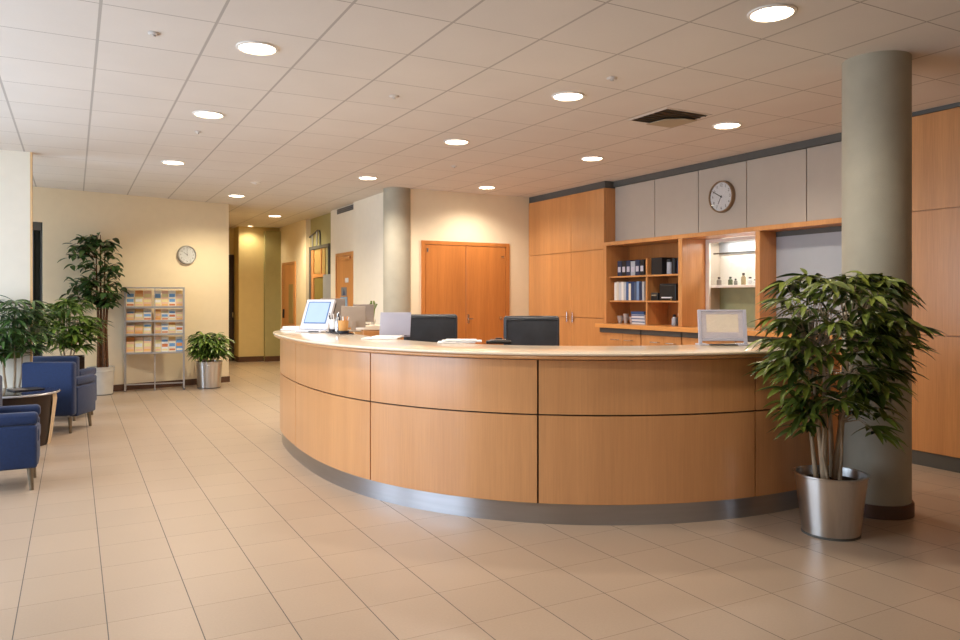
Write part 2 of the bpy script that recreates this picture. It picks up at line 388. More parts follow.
# open shelf unit with three bays
t = thing('shelf_unit', 'beech open shelving bays under the grey panels behind the desk', 'shelf', (6.6, 6.4, 1.11))
obj('top_board', MB().box(XF, 6.868, 4.46, 8.332, 2.168, 2.218, .002, 1), M['wood_cab'], t, world=True)
for y0, y1 in ((8.285, 8.332), (6.82, 6.886), (5.65, 5.714), (4.46, 4.5)):
    obj('upright', MB().box(XF, 6.866, y0, y1, 1.106, 2.166, .002, 1), M['wood_cab'], t, world=True)
obj('back_panel', MB().box(6.85, 6.866, 6.89, 8.28, 1.106, 2.166), M['wood_in'], t, world=True)
for z in (1.395, 1.725):
    obj('shelf', MB().box(6.5, 6.848, 6.888, 8.283, z, z+.022, .002, 1), M['wood_cab'], t, world=True)
obj('divider', MB().box(6.5, 6.848, 7.5, 7.53, 1.107, 1.393).box(6.5, 6.848, 7.5, 7.53, 1.419, 1.724).box(6.5, 6.848, 7.5, 7.53, 1.749, 1.96), M['wood_cab'], t, world=True)
# glazed hatch in the middle bay
t = thing('serving_hatch', 'lit white glazed hatch in the middle bay of the shelving', 'hatch', (6.95, 6.27, 1.11))
obj('back_panel', MB().box(7.075, 7.088, 5.72, 6.815, 1.6, 2.164), M['hatchwhite'], t, world=True)
obj('lower_panel', MB().box(7.07, 7.088, 6.2, 6.815, 1.107, 1.596), M['hatchgreen'], t, world=True)
obj('lower_panel', MB().box(7.07, 7.088, 5.72, 6.195, 1.107, 1.596), M['hatchgrey'], t, world=True)
obj('header_panel', MB().box(7.06, 7.074, 5.72, 6.815, 1.99, 2.16), M['hatchgrey'], t, world=True)
obj('shelf', MB().box(6.86, 7.074, 5.72, 6.815, 1.575, 1.605, .002, 1), M['hatchwhite'], t, world=True)
obj('frame', MB().box(6.83, 6.858, 6.755, 6.815, 1.108, 2.164).box(6.83, 6.858, 5.72, 6.754, 2.12, 2.164), M['hatchwhite'], t, world=True)
obj('rail', MB().tube([(6.9, 5.72, 1.99), (6.9, 6.75, 1.99)], .009), M['dark_trim'], t, world=True)
obj('door_post', MB().box(7.05, 7.065, 6.12, 6.15, 1.606, 1.984), M['lampring'], t, world=True)
obj('fill_strip', MB().box(6.95, 6.99, 5.9, 6.68, 2.135, 2.155), M['glow'], t, world=True)  # added glowing strip, hidden behind the frame top to brighten the hatch
obj('pane', MB().box(6.84, 6.846, 5.72, 6.754, 1.61, 2.12), M['clear'], t, world=True)
rnd = random.Random(5)
bc = [('grey_bottle', (120, 118, 112), 'grey'), ('olive_bottle', (96, 104, 78), 'olive'), ('tan_bottle', (160, 138, 100), 'tan'), ('white_bottle', (232, 232, 232), 'white'), ('blue_bottle', (96, 112, 136), 'blue-grey'), ('brown_bottle', (134, 104, 78), 'brown')]
hb = [(6.68, .1, .03, 0), (6.5, .1, .028, 1), (6.42, .075, .022, 0), (6.3, .14, .028, 2), (6.2, .09, .03, 3), (6.12, .06, .035, 3), (5.98, .17, .02, 4), (5.86, .07, .035, 5), (5.78, .05, .03, 0)]
words = ['leftmost', 'second', 'third', 'fourth', 'fifth', 'sixth', 'seventh', 'eighth', 'ninth']
for i, (y, h, r, k) in enumerate(hb):
    t = thing('bottle', 'small %s bottle, %s from the left on the lit hatch shelf' % (bc[k][2], words[i] if i else 'first'), 'bottle', (6.95, y+.03, 1.606), 0, 'bottles on the hatch shelf')
    obj('body', MB().lathe([(r*.95, 0), (r, .006), (r, h*.62), (r*.45, h*.75), (r*.45, h*.8)], 16), cm(bc[k][0], bc[k][1], .3), t, smooth=True)
    obj('cap', MB().lathe([(r*.55, h*.8), (r*.55, h*.98), (r*.4, h)], 16), M['ink'], t, smooth=True)
# frosted right bay
t = thing('frosted_panel', 'blue-grey glossy panel filling the shelving bay behind the tall plant', 'panel', (6.7, 5.08, 1.11))
obj('pane', MB().box(6.7, 6.712, 4.502, 5.648, 1.108, 2.166), M['frost'], t, world=True)
obj('edge_strip', MB().box(6.695, 6.715, 4.502, 5.648, 2.11, 2.165), M['dark_trim'], t, world=True)
# worktop with drawer units
t = thing('worktop', 'long beech worktop along the wall beneath the open shelving', 'worktop', (6.5, 6.4, 1.05))
obj('board', MB().box(6.29, 6.868, 4.46, 8.33, 1.05, 1.103, .004, 2), M['wood_y'], t, world=True)
units = [(7.45, 8.30, 'left'), (6.72, 7.44, 'middle'), (5.9, 6.71, 'third'), (5.15, 5.89, 'fourth'), (4.47, 5.14, 'right')]
ul = ['beech drawer cupboard under the worktop beside the tall cabinet', 'beech drawer cupboard under the worktop, second from the tall cabinet', 'beech drawer cupboard under the worktop, behind the framed sign',
      'beech drawer cupboard under the worktop, half hidden by the tall plant', 'beech drawer cupboard under the worktop, hidden behind plant and column']
for i, (y0, y1, nm) in enumerate(units):
    t = thing('base_cabinet', ul[i], 'cabinet', (6.6, (y0+y1)/2, 0), 0, 'cupboards under the long worktop')
    obj('body', MB().box(6.37, 6.866, y0, y1, .1, 1.047), M['wood_cab'], t, world=True)
    obj('grip_rail', MB().box(6.345, 6.369, y0+.004, y1-.004, .985, 1.045), M['dark_trim'], t, world=True)
    ym = y0+(y1-y0)*.42
    for a, b in ((y0+.004, ym-.002), (ym+.002, y1-.004)):
        dd = obj('door', MB().box(6.345, 6.369, a, b, .12, .98, .002, 1), M['wood_cab'], t, world=True)
        q = b-.14 if a == y0+.004 else a+.14
        hh = MB().tube([(6.343, q-.07, .9), (6.31, q-.065, .9), (6.31, q+.065, .9), (6.343, q+.07, .9)], .008)
        h_ = obj('handle', hh, M['chrome'], dd); h_.data.transform(Matrix.Translation(-Vector(t.location)))
    obj('plinth', MB().box(6.4, 6.8, y0, y1, 0, .098), M['dark_trim'], t, world=True)
# cupboards beyond the column
t = thing('panelled_cupboard', 'floor to ceiling wood panelled cupboard right of the round column', 'cupboard', (6.65, 1.0, 0))
obj('body', MB().box(6.472, 6.868, -2.4, 4.45, .0, 3.034), M['wood_cab'], t, world=True)
for y0, y1 in ((3.3-.003-2.4, 2.1), (2.106, 3.3), (3.306, 4.448)):
    for z0, z1 in ((2.207, 3.032), (1.134, 2.199), (.125, 1.126)):
        obj('door', MB().box(6.45, 6.47, y0, y1, z0, z1, .002, 1), M['wood_cab'], t, world=True)
obj('plinth', MB().box(6.46, 6.471, -2.4, 4.448, .0, .12), M['dark_trim'], t, world=True)

# things on the shelves
def boxfile(y, z, w, h, dp, m, label, group, spine=True, x=6.53):
    t = thing('box_file', label, 'box', (x, y, z+.001), 0, group)
    obj('body', MB().box(0, dp, -w/2, w/2, 0, h, .003, 1), m, t)
    if spine: obj('spine_label', MB().box(-.002, .0, -w*.32, w*.32, h*.25, h*.6), M['lid'], t)
    return t
navy = cm('navy_card', (30, 44, 76)); black = cm('black_card', (22, 22, 26)); blue2 = cm('blue_card', (52, 84, 136)); sil = cm('silver_card', (168, 176, 190))
seq = [navy, black, navy, sil, navy, black]; sn = ['navy', 'black', 'dark navy', 'silver', 'deep navy', 'black-backed']
for i in range(6):
    boxfile(8.10-i*.092, 1.747, .086, .205 if i != 3 else .19, .26, seq[i], '%s box file, %s from left on the top shelf' % (sn[i], words[i] if i else 'first'), 'box files on the top shelf')
boxfile(7.36, 1.747, .2, .215, .27, black, 'large black storage box right of the divider on the top shelf', None, False)
for i, (y, h, m_, n_) in enumerate(((7.19, .19, sil, 'silver'), (7.1, .2, black, 'black'), (7.01, .205, navy, 'navy'))):
    t = thing('canister', '%s canister beside the large black box on the top shelf' % n_, 'canister', (6.6, y, 1.748), 0, 'canisters on the top shelf')
    obj('body', MB().lathe([(.036, 0), (.04, .01), (.04, h*.8)], 20), m_, t, smooth=True)
    obj('lid', MB().lathe([(.042, h*.8), (.042, h*.98), (.03, h)], 20), black, t, smooth=True)
bw = [('white', (226, 224, 222)), ('cream', (214, 206, 192)), ('pale grey', (196, 198, 204)), ('off-white', (232, 230, 226)), ('light grey', (186, 190, 198)), ('blue', (62, 96, 148)), ('ivory', (224, 218, 202)), ('dark blue', (40, 62, 104)), ('slate', (74, 90, 118)), ('sky blue', (112, 140, 184)), ('navy', (30, 46, 80)), ('silver grey', (172, 176, 184))]
y = 8.2
for i, (n_, c_) in enumerate(bw):
    w_ = [.05, .04, .055, .045, .05, .05, .045, .06, .05, .05, .055, .045][i]; h_ = [.245, .255, .24, .25, .235, .25, .225, .25, .24, .25, .235, .245][i]
    t = thing('binder', '%s binder spine in the row on the middle shelf left of the divider' % n_, 'binder', (6.52, y-w_/2, 1.418), 0, 'binders on the middle shelf')
    obj('cover', MB().box(0, .2, -w_/2+.001, w_/2-.001, 0, h_, .002, 1), cm('binder_'+n_.replace(' ', '_'), c_), t)
    obj('pages', MB().box(.006, .202, -w_/2+.006, w_/2-.006, .003, h_-.004), M['paper'], t)
    y -= w_+.002
t = thing('printer', 'black printer on the middle shelf right of the divider', 'printer', (6.6, 7.16, 1.418), 0)
obj('body', MB().box(-.08, .14, -.16, .14, 0, .2, .012), M['blackplastic'], t)
obj('paper_tray', MB().box(-.097, -.081, -.1, .08, .03, .045), M['plastic'], t)
obj('lid', MB().box(-.075, .13, -.155, .135, .201, .212, .004), M['ink'], t)
t = thing('telephone_base', 'small black box with chrome edge beside the shelf divider', 'device', (6.58, 7.41, 1.418), 0)
obj('body', MB().box(-.05, .1, -.075, .06, 0, .1, .008), M['blackplastic'], t)
obj('button_strip', MB().box(-.054, -.0505, -.05, .04, .06, .075), M['chrome'], t)
t = thing('figurine', 'small cream ornament in front of the black printer', 'ornament', (6.508, 7.07, 1.4195-.0018), 0)
obj('body', MB().lathe([(.004, 0), (.006, .004), (.0055, .03), (.003, .04), (.004, .05), (.001, .058)], 12), cm('tan_bottle', (160, 138, 100)), t, smooth=True)
for i, (y, h, r) in enumerate(((8.17, .1, .04), (8.05, .13, .035), (7.93, .09, .03))):
    t = thing('glass_jug', ['short glass bowl left on the bottom shelf', 'tall glass jug beside the short glass bowl', 'small glass cup between jug and box stack'][i], 'glassware', (6.6, y, 1.106), 0, 'glassware on the bottom shelf')
    obj('body', MB().lathe([(r*.6, 0), (r*.65, .008), (r*.9, h*.5), (r*1.1, h), (r*1.02, h), (r*.82, h*.5), (r*.5, .015)], 24, cap1=False), M['alum'], t, smooth=True)
    obj('handle', MB().tube([(0, -r*.9, h*.8), (0, -r*1.5, h*.7), (0, -r*1.5, h*.4), (0, -r*.8, h*.35)], .004), M['alum'], t, smooth=True)
for i in range(4):
    t = thing('card_box', ['white card box at the bottom of the stack on the bottom shelf', 'white card box second from bottom in the shelf stack', 'white card box under the blue one in the stack', 'blue card box on top of the white stack'][i], 'box', (6.6, 7.7+.005*i, 1.106+i*.042), 0, 'card boxes stacked on the bottom shelf')
    obj('body', MB().box(-.08, .1, -.13, .13, 0, .04, .002, 1), blue2 if i == 3 else M['plastic'], t)
    obj('lid_edge', MB().box(-.083, -.0805, -.13, .13, .024, .036), blue2, t)
for i, (y, h, m_) in enumerate(((7.11, .14, sil), (7.02, .16, black), (6.95, .13, sil))):
    t = thing('bottle', ['silver flask left of three on the bottom shelf by the upright', 'black flask between two silver ones on the bottom shelf', 'silver flask against the upright on the bottom shelf'][i], 'bottle', (6.6, y, 1.106), 0, 'flasks on the bottom shelf')
    obj('body', MB().lathe([(.03, 0), (.034, .01), (.034, h*.6), (.018, h*.78)], 20), m_, t, smooth=True)
    obj('cap', MB().lathe([(.02, h*.78), (.02, h*.97), (.012, h)], 20), black if m_ is sil else sil, t, smooth=True)

# ------------------------------------------------------------------ clocks
def clock(name, label, loc, rz, r, hands, rim, tick, numr):
    t = thing(name, label, 'clock', loc, rz)                # local: face towards -Y, wall at y = 0
    X90 = Matrix.Rotation(PI/2, 4, 'X')
    obj('rim', MB().lathe([(r, .0), (r, .03), (r*.97, .045), (r*.9, .045), (r*.89, .03), (r*.89, .0)], 48, X90, cap0=False, cap1=False), rim, t, smooth=True)
    obj('dial', MB().lathe([(r*.9, .002), (r*.9, .028)], 48, X90), M['face'], t)
    nm = MB()
    for k in range(1, 13):
        a = PI/2-k*PI/6
        vs, fs = text_mb(str(k), r*.25, X90 @ Matrix.Translation((math.cos(a)*r*.7, math.sin(a)*r*.7, .0285))); nm.add(vs, fs)
    obj('numerals', nm, numr, t)
    tk = MB()
    for k in range(60):
        a = k*PI/30; l = .07 if k % 5 == 0 else .035
        tk.box(r*(.88-l), r*.88, -r*.006, r*.006, .0282, .0288, M=X90 @ Matrix.Rotation(a, 4, 'Z'))
    obj('minute_track', tk, numr, t)
    for nme, ang, l, wd_, m_ in hands:
        obj(nme, MB().box(-r*.1, r*l, -r*wd_, r*wd_, .031, .033, M=X90 @ Matrix.Rotation(R(90-ang), 4, 'Z')), m_, t)
    obj('hand_cap', MB().lathe([(r*.05, .03), (r*.05, .036)], 16, X90), M['ink'], t)
    obj('glass', MB().lathe([(r*.89, .038), (r*.89, .04)], 48, X90), M['clear'], t)
    return t
clock('wall_clock', 'round white wall clock with bronze rim on the grey panels', (6.638, 6.35, 2.625), -PI/2, .188,
      [('hour_hand', 209, .5, .022, M['greyink']), ('minute_hand', 299, .72, .026, M['ink'])], M['bronze'], None, M['ink'])
cl = wl(.74, -.002)
clock('wall_clock', 'small silver wall clock above the brochure stand on the cream wall', (cl[0], cl[1], 2.165), math.atan2(wd.y, wd.x)+PI, .155,
      [('hour_hand', 305, .45, .02, M['greyink']), ('minute_hand', 0, .62, .014, M['greyink'])], M['silverrim'], None, M['greyink'])

# ------------------------------------------------------------------ doors, corridor window
d = thing('door_2', None, None, (5.2984, 10.28, 0)); d['kind'] = 'structure'
obj('door_frame', MB().box(4.5639, 4.6212, 10.27, 10.299, 0, 2.31).box(6.0150, 6.0793, 10.27, 10.299, 0, 2.31).box(4.6222, 6.0140, 10.27, 10.299, 2.255, 2.31), M['wood_door'], d, world=True)
for a, b in ((4.6262, 5.3033), (5.3102, 6.0101)):
    lf = obj('door_leaf', MB().box(a, b, 10.278, 10.298, .01, 2.25, .002, 1), M['wood_door'], d, world=True)
obj('door_handle', MB().tube([(5.3478, 10.277, 1.13), (5.3478, 10.23, 1.13), (5.4071, 10.23, 1.13)], .009).box(5.3330, 5.3626, 10.272, 10.277, 1.06, 1.2), M['chrome'], d, world=True)
obj('door_lock', MB().box(5.9013, 5.9409, 10.26, 10.277, 1.11, 1.16, .004), M['chrome'], d, world=True)
obj('hinge', MB().box(4.6460, 4.6707, 10.268, 10.277, 2.14, 2.2), M['chrome'], d, world=True)
obj('hinge', MB().box(5.9310, 5.9804, 10.268, 10.277, 2.08, 2.11), M['chrome'], d, world=True)
def corridor_door(name, y0, y1, x, top):
    d = thing(name, None, None, (x, (y0+y1)/2, 0)); d['kind'] = 'structure'
    obj('door_frame', MB().box(x-.025, x-.001, y0, y0+.05, 0, top).box(x-.025, x-.001, y1-.05, y1, 0, top).box(x-.025, x-.001, y0+.05, y1-.05, top-.05, top), M['wood'], d, world=True)
    obj('door_leaf', MB().box(x-.015, x-.001, y0+.054, y1-.054, .01, top-.054), M['wood'], d, world=True)
    return d
d = corridor_door('door_3', 16.08, 17.22, 4.2, 2.24)
obj('door_plate', MB().box(4.175, 4.184, 16.25, 16.6, .9, 1.75), cm('brass_plate', (150, 130, 84), .4), d, world=True)
obj('door_handle', MB().box(4.15, 4.184, 17.02, 17.07, 1.0, 1.2, .006), M['ink'], d, world=True)
d = corridor_door('door_4', 12.3, 13.29, 4.215, 2.25)
obj('door_closer', MB().box(4.17, 4.199, 12.45, 12.8, 2.12, 2.17, .006), M['wood'], d, world=True)
single('door_notice', MB().box(-.002, 0, -.09, .09, -.04, .04), M['plastic'], 'small white notice at the top of the orange door beside the white wall', 'notice', loc=(4.197, 12.66, 1.76))
nt_ = thing('door_poster', 'grey and blue notice sheets taped on the orange door beside white wall', 'poster', (4.197, 12.82, 1.22))
obj('sheet', MB().box(-.002, 0, -.15, .15, .27, .42), cm('grey_sheet', (120, 126, 134)), nt_)
obj('sheet', MB().box(-.002, 0, -.19, .19, 0, .25), cm('pale_blue_sheet', (140, 172, 206)), nt_)
obj('picture', MB().prism([(-.09, .28), (.06, .28), (.0, .4)], 0, .001, Matrix(((0, 0, 1, -.0035), (1, 0, 0, 0), (0, 1, 0, 0), (0, 0, 0, 1)))), cm('ink_blue', (50, 70, 110)), nt_)
# corridor window with orange inner frame
w = thing('window_6', None, None, (4.3, 14.7, 0)); w['kind'] = 'structure'
obj('window_frame', MB().box(4.26, 4.299, 13.95, 15.29, 2.43, 2.49).box(4.26, 4.299, 15.17, 15.29, .6, 2.43).box(4.26, 4.299, 13.95, 14.0, .6, 2.43), M['dark_trim'], w, world=True)
obj('inner_frame', MB().box(4.27, 4.298, 15.0, 15.16, .6, 2.42).box(4.27, 4.298, 14.24, 15.0, 1.86, 1.93).box(4.27, 4.298, 14.45, 14.5, 1.93, 2.42), M['wood'], w, world=True)
obj('pane', MB().box(4.285, 4.298, 14.24, 14.98, .6, 1.85), cm('olive_pane', (130, 118, 66), .15), w, world=True)
obj('pane', MB().box(4.285, 4.298, 14.24, 14.44, 1.94, 2.42).box(4.285, 4.298, 14.51, 14.98, 1.94, 2.42), cm('tan_pane', (180, 150, 96), .15), w, world=True)
obj('side_panel', MB().box(4.24, 4.298, 13.66, 14.23, .1, 1.9), M['hatchgrey'], w, world=True)
t = thing('wall_bracket', 'dark metal tube bracket above the corridor window', 'bracket', (4.29, 14.9, 2.5))
obj('arm', MB().tube([(-.012, .4, .2), (-.012, -.2, .3), (-.012, -.3, .28), (-.012, -.34, .2), (-.012, -.34, .0)], .016), M['dark_trim'], t, smooth=True)
obj('post', MB().tube([(-.012, .2, .235), (-.012, .2, .0)], .014).tube([(-.012, -.12, .28), (-.012, -.12, .0)], .014), M['alum'], t, smooth=True)
t = thing('air_grille', 'dark slot grille near the ceiling above the orange door', 'vent', (4.214, 12.75, 2.965))
obj('frame', MB().box(-.012, -.001, -.5, .48, 0, .085), M['dark_trim'], t)
obj('slat', MB().box(-.02, -.0125, -.48, .46, .02, .03).box(-.02, -.0125, -.48, .46, .05, .06), M['greyink'], t)

# ------------------------------------------------------------------ reception desk
CP = [(2.35, 8.42), (2.1, 8.25), (1.93, 7.95), (1.82, 7.5), (1.765, 6.9), (1.74, 6.25), (1.78, 5.68), (1.89, 5.18), (2.07, 4.76), (2.315, 4.385), (2.62, 4.08), (2.97, 3.84), (3.36, 3.665), (3.79, 3.555), (4.2, 3.52), (4.55, 3.54), (4.93, 3.61)]
def catmull(P, n=8):
    P = [Vector(p) for p in P]; Q = [2*P[0]-P[1]]+P+[2*P[-1]-P[-2]]; out = []
    for i in range(1, len(Q)-2):
        for k in range(n):
            t_ = k/n; a, b, c_, d_ = Q[i-1:i+3]
            out.append(.5*((2*b)+(c_-a)*t_+(2*a-5*b+4*c_-d_)*t_*t_+(3*b-a-3*c_+d_)*t_**3))
    return out+[P[-1]]
path = catmull(CP, 8)
for it in range(30):                                        # smooth the outline
    path = [path[0]]+[(path[i-1]+2*path[i]+path[i+1])/4 for i in range(1, len(path)-1)]+[path[-1]]
def offs(P, d):
    out = []
    for i, p in enumerate(P):
        t_ = (P[min(i+1, len(P)-1)]-P[max(i-1, 0)]).normalized(); n_ = Vector((t_.y, -t_.x))
        if n_.dot(p-Vector((4.4, 6.3))) < 0: n_ = -n_
        out.append(p+n_*d)
    return out
def resample(P, step=.03):
    L_ = [0]
    for i in range(1, len(P)): L_.append(L_[-1]+(P[i]-P[i-1]).length)
    n = int(L_[-1]/step); out = []; j = 0
    for k in range(n+1):
        s_ = L_[-1]*k/n
        while j < len(P)-2 and L_[j+1] < s_: j += 1
        f_ = (s_-L_[j])/(L_[j+1]-L_[j]); out.append(P[j].lerp(P[j+1], f_))
    return out
path = resample(path, .03)
FPX, YAW = 752.5, .4953
def bearing(px): t_ = (px-480)/FPX; return math.atan2(math.sin(YAW)+t_*math.cos(YAW), math.cos(YAW)-t_*math.sin(YAW))
pan_o = offs(path, .02)
def idx_at(px):                                             # where a seam of the desk front falls
    b = bearing(px); best = None
    for i in range(20, len(pan_o)):
        e = abs(math.atan2(pan_o[i].x, pan_o[i].y)-b)
        if best is None or e < best[0]: best = (e, i)
    return best[1]
# seams measured from the visible (near) side of the curve
i_tan = min(range(len(pan_o)), key=lambda i: math.atan2(pan_o[i].x, pan_o[i].y))
def seam(px):
    b = bearing(px); return min(range(i_tan, len(pan_o)), key=lambda i: abs(math.atan2(pan_o[i].x, pan_o[i].y)-b))
cuts = [0, i_tan-14, seam(296), seam(369.4), seam(537.5), seam(754.5), len(path)-1]
ctr = Vector((3.1, 5.6, 0))
desk = thing('reception_desk', 'large curved beech reception desk with cream counter top', 'desk', ctr)
obj('kick_plate', MB().strip(offs(path, 0), offs(path, -.04), 0, .128), M['steel_h'], desk, smooth=True, world=True)
obj('carcass', MB().strip(offs(path, -.006), offs(path, -.06), .128, 1.06), M['core'], desk, smooth=True, world=True)
obj('inner_panel', MB().strip(offs(path, -.062), offs(path, -.08), .0, 1.06), M['wood_desk'], desk, smooth=True, world=True)
for a, b in zip(cuts[:-1], cuts[1:]):
    o_, i_ = offs(path, .02)[a:b+1], offs(path, -.004)[a:b+1]
    g = .006
    def shr(Q):
        Q = list(Q); Q[0] = Q[0]+(Q[1]-Q[0]).normalized()*g; Q[-1] = Q[-1]+(Q[-2]-Q[-1]).normalized()*g; return Q
    o_, i_ = shr(o_), shr(i_)
    obj('lower_panel', MB().strip(o_, i_, .135, .697), M['wood_desk'], desk, smooth=True, world=True)
    obj('upper_panel', MB().strip(o_, i_, .707, 1.052), M['wood_desk'], desk, smooth=True, world=True)
def roundstrip(do, di, z0, z1, r, m, name):
    prof = []                                               # (offset, z) loop with rounded edges
    for k in range(7): a = -PI/2+PI*k/6; prof.append((do-r+r*math.cos(a), (z0+z1)/2+(z1-z0)/2*math.sin(a)))
    for k in range(7): a = PI/2+PI*k/6; prof.append((di+r+r*math.cos(a), (z0+z1)/2+(z1-z0)/2*math.sin(a)))
    rails = [offs(path, d_) for d_, z in prof]; n = len(path); q = len(prof); vs = []; fs = []
    for i in range(n):
        for j in range(q): vs.append((rails[j][i].x, rails[j][i].y, prof[j][1]))
    for i in range(n-1):
        for j in range(q): k = (j+1) % q; fs.append((i*q+j, (i+1)*q+j, (i+1)*q+k, i*q+k))
    fs += [tuple(range(q)), tuple((n-1)*q+j for j in range(q))]
    return obj(name, MB().add(vs, fs), m, desk, smooth=True, world=True)
roundstrip(.078, -.6, 1.06, 1.084, .012, M['wood_desk'], 'counter_edging')
roundstrip(.088, -.62, 1.085, 1.105, .01, M['light_top'], 'countertop')
obj('work_surface', MB().strip(offs(path, -.085), offs(path, -.62), .72, .745), M['wood_y'], desk, smooth=True, world=True)
for i in (0, -1):
    a, b = offs(path, -.08)[i], offs(path, -.58)[i]; t_ = (path[1]-path[0]).normalized() if i == 0 else (path[-2]-path[-1]).normalized()
    obj('end_panel', MB().prism([a[:], b[:], (b+t_*.03)[:], (a+t_*.03)[:]], 0, 1.058), M['wood_desk'], desk, world=True)
TOP = 1.1062

# ------------------------------------------------------------------ things on the counter
def fac(x, y): return math.atan2(y, x)
# touch-screen terminal facing the left
t = thing('touch_terminal', 'white touch screen terminal lit pale blue at the desk end', 'screen', (2.15, 7.52, TOP), R(-52))   # local: screen faces -Y
obj('base', MB().box(-.15, .17, -.12, .16, 0, .022, .008), M['plastic'], t)
LT = Matrix.Translation((0, -.02, .03)) @ Matrix.Rotation(R(-24), 4, 'X')
obj('shell', MB().box(-.17, .17, .0, .035, .0, .33, .008, M=LT), M['plastic'], t)
obj('rear_case', MB().box(-.15, .15, .036, .085, .05, .32, .012, M=LT), cm('dark_case', (70, 64, 58)), t)
obj('screen_border', MB().box(-.135, .135, -.003, -.0005, .06, .3, M=LT), M['screen_edge'], t)
obj('screen', MB().box(-.125, .125, -.0045, -.0035, .07, .29, M=LT), M['screen'], t)
obj('control_strip', MB().box(.02, .14, -.123, -.1205, .006, .016), M['ink'], t)
single('paper_stack', MB().box(-.1, .1, -.14, .14, 0, .015, .003, 1).box(-.08, .09, -.12, .13, .0155, .04, .004, 1), M['paper'], 'small white paper pile left of the touch screen terminal', 'paper', loc=(2.1, 8.02, TOP), rz=.5)
# monitors seen from behind
def monitor(label, loc, rz, w_, h_, tilt=-12, stand=True, m=None):
    t = thing('monitor', label, 'monitor', loc, rz)           # local: back faces -Y
    LT = Matrix.Translation((0, 0, .04)) @ Matrix.Rotation(R(tilt), 4, 'X')
    obj('back_shell', MB().box(-w_/2, w_/2, 0, .028, 0, h_, .006, M=LT), m or M['taupe'], t)
    obj('screen', MB().box(-w_/2+.015, w_/2-.015, .0285, .03, .02, h_-.015, M=LT), M['ink'], t)
    obj('stand', MB().box(-.025, .025, -.03, -.002, .002, h_*.5, .004).box(-w_*.3, w_*.3, -.09, .08, 0, .012, .004), m or M['taupe'], t)
    return t
monitor('taupe monitor back standing just right of the touch screen terminal', (2.42, 7.78, TOP), R(-24), .26, .3, -3)
monitor('taupe monitor back between the pen pots and the side cabinet', (2.53, 7.42, TOP), R(-14), .25, .22, -3, m=cm('light_taupe_shell', (176, 160, 144)))
# pen pots on a tray
t = thing('tray', 'small dark metal tray under the two pen pots', 'tray', (2.235, 6.98, TOP), R(86))
obj('plate', MB().box(-.3, .25, -.07, .07, 0, .008, .003), M['chrome'], t)
obj('rim', MB().box(-.3, .25, -.07, -.062, .0085, .016).box(-.3, .25, .062, .07, .0085, .016), M['ink'], t)
def penpot(label, loc, m, seed):
    t = thing('pen_pot', label, 'pen holder', loc)
    obj('pot', MB().lathe([(.036, 0), (.04, .006), (.05, .125), (.046, .125), (.037, .01)], 24, cap1=False), m, t, smooth=True)
    obj('foot_ring', MB().lathe([(.046, .002), (.052, .002), (.052, .03), (.046, .03)], 24, cap0=False, cap1=False), M['ink'], t, smooth=True)
    r_ = random.Random(seed)
    for k in range(6):
        a = k*PI/3+r_.uniform(-.3, .3); top = r_.uniform(.15, .2)
        obj('pen', MB().tube([(.012*math.cos(a), .012*math.sin(a), .016), (.042*math.cos(a), .042*math.sin(a), .125), (.052*math.cos(a), .052*math.sin(a), top)], .006, 6),
            [M['paper'], cm('orange_pen', (206, 134, 62)), M['chrome'], M['ink'], M['paper'], cm('orange_pen', (206, 134, 62))][k], t)
penpot('white pen pot on the tray, nearer the touch screen terminal', (2.255, 7.19, TOP+.009), M['paper'], 2)
penpot('orange and white pen pot on the tray, nearer the laptop', (2.22, 6.8, TOP+.009), cm('amber_pot', (214, 160, 96), .35), 4)
single('steel_flask', MB().lathe([(.03, 0), (.032, .008), (.032, .13), (.014, .16), (.014, .185)], 20), M['chrome'], 'slim steel flask standing between the two pen pots', 'flask', loc=(2.235, 7.0, TOP+.009), smooth=True)
# laptop
t = thing('laptop', 'lavender-grey laptop with its lid up on the counter', 'laptop', (2.5, 6.2, TOP), R(-22))      # lid back faces -Y
obj('keyboard_base', MB().box(-.14, .13, 0, .2, 0, .014, .004), M['lid'], t)
LT = Matrix.Translation((0, 0, .012)) @ Matrix.Rotation(R(-4), 4, 'X') @ Matrix(((1, 0, .05, 0), (0, 1, 0, 0), (0, 0, 1, 0), (0, 0, 0, 1)))
obj('lid', MB().box(-.14, .13, -.01, .0, 0, .205, .003, M=LT), M['lid'], t)
obj('hinge', MB().tube([(-.1, -.002, .014), (.1, -.002, .014)], .006), M['dark_trim'], t)
single('paper_stack', MB().box(-.2, .1, -.11, .1, 0, .008).box(-.12, .12, -.07, .1, .0085, .022, .002, 1), M['paper'], 'white papers lying in front of the lavender-grey laptop', 'paper', loc=(2.34, 5.98, TOP), rz=R(-35))
single('paper_stack', MB().box(-.16, .13, -.11, .11, 0, .006).box(-.13, .18, -.09, .1, .0065, .016, .002, 1).box(-.1, .14, -.1, .08, .0165, .024, .002, 1), M['paper'], 'white paper stack before the left black chair', 'paper', loc=(2.62, 5.2, TOP), rz=R(-28))
t = thing('desk_phone', 'low black device with silver buttons beside the white paper stack', 'device', (2.83, 4.93, TOP), R(-28))
obj('body', MB().box(-.1, .09, -.06, .06, 0, .022, .006), M['blackplastic'], t)
obj('keypad', MB().box(-.07, .05, -.04, .04, .0225, .034, .004), M['chrome'], t)
obj('handset', MB().box(-.03, .02, -.03, .03, .0345, .042, .003), M['ink'], t)
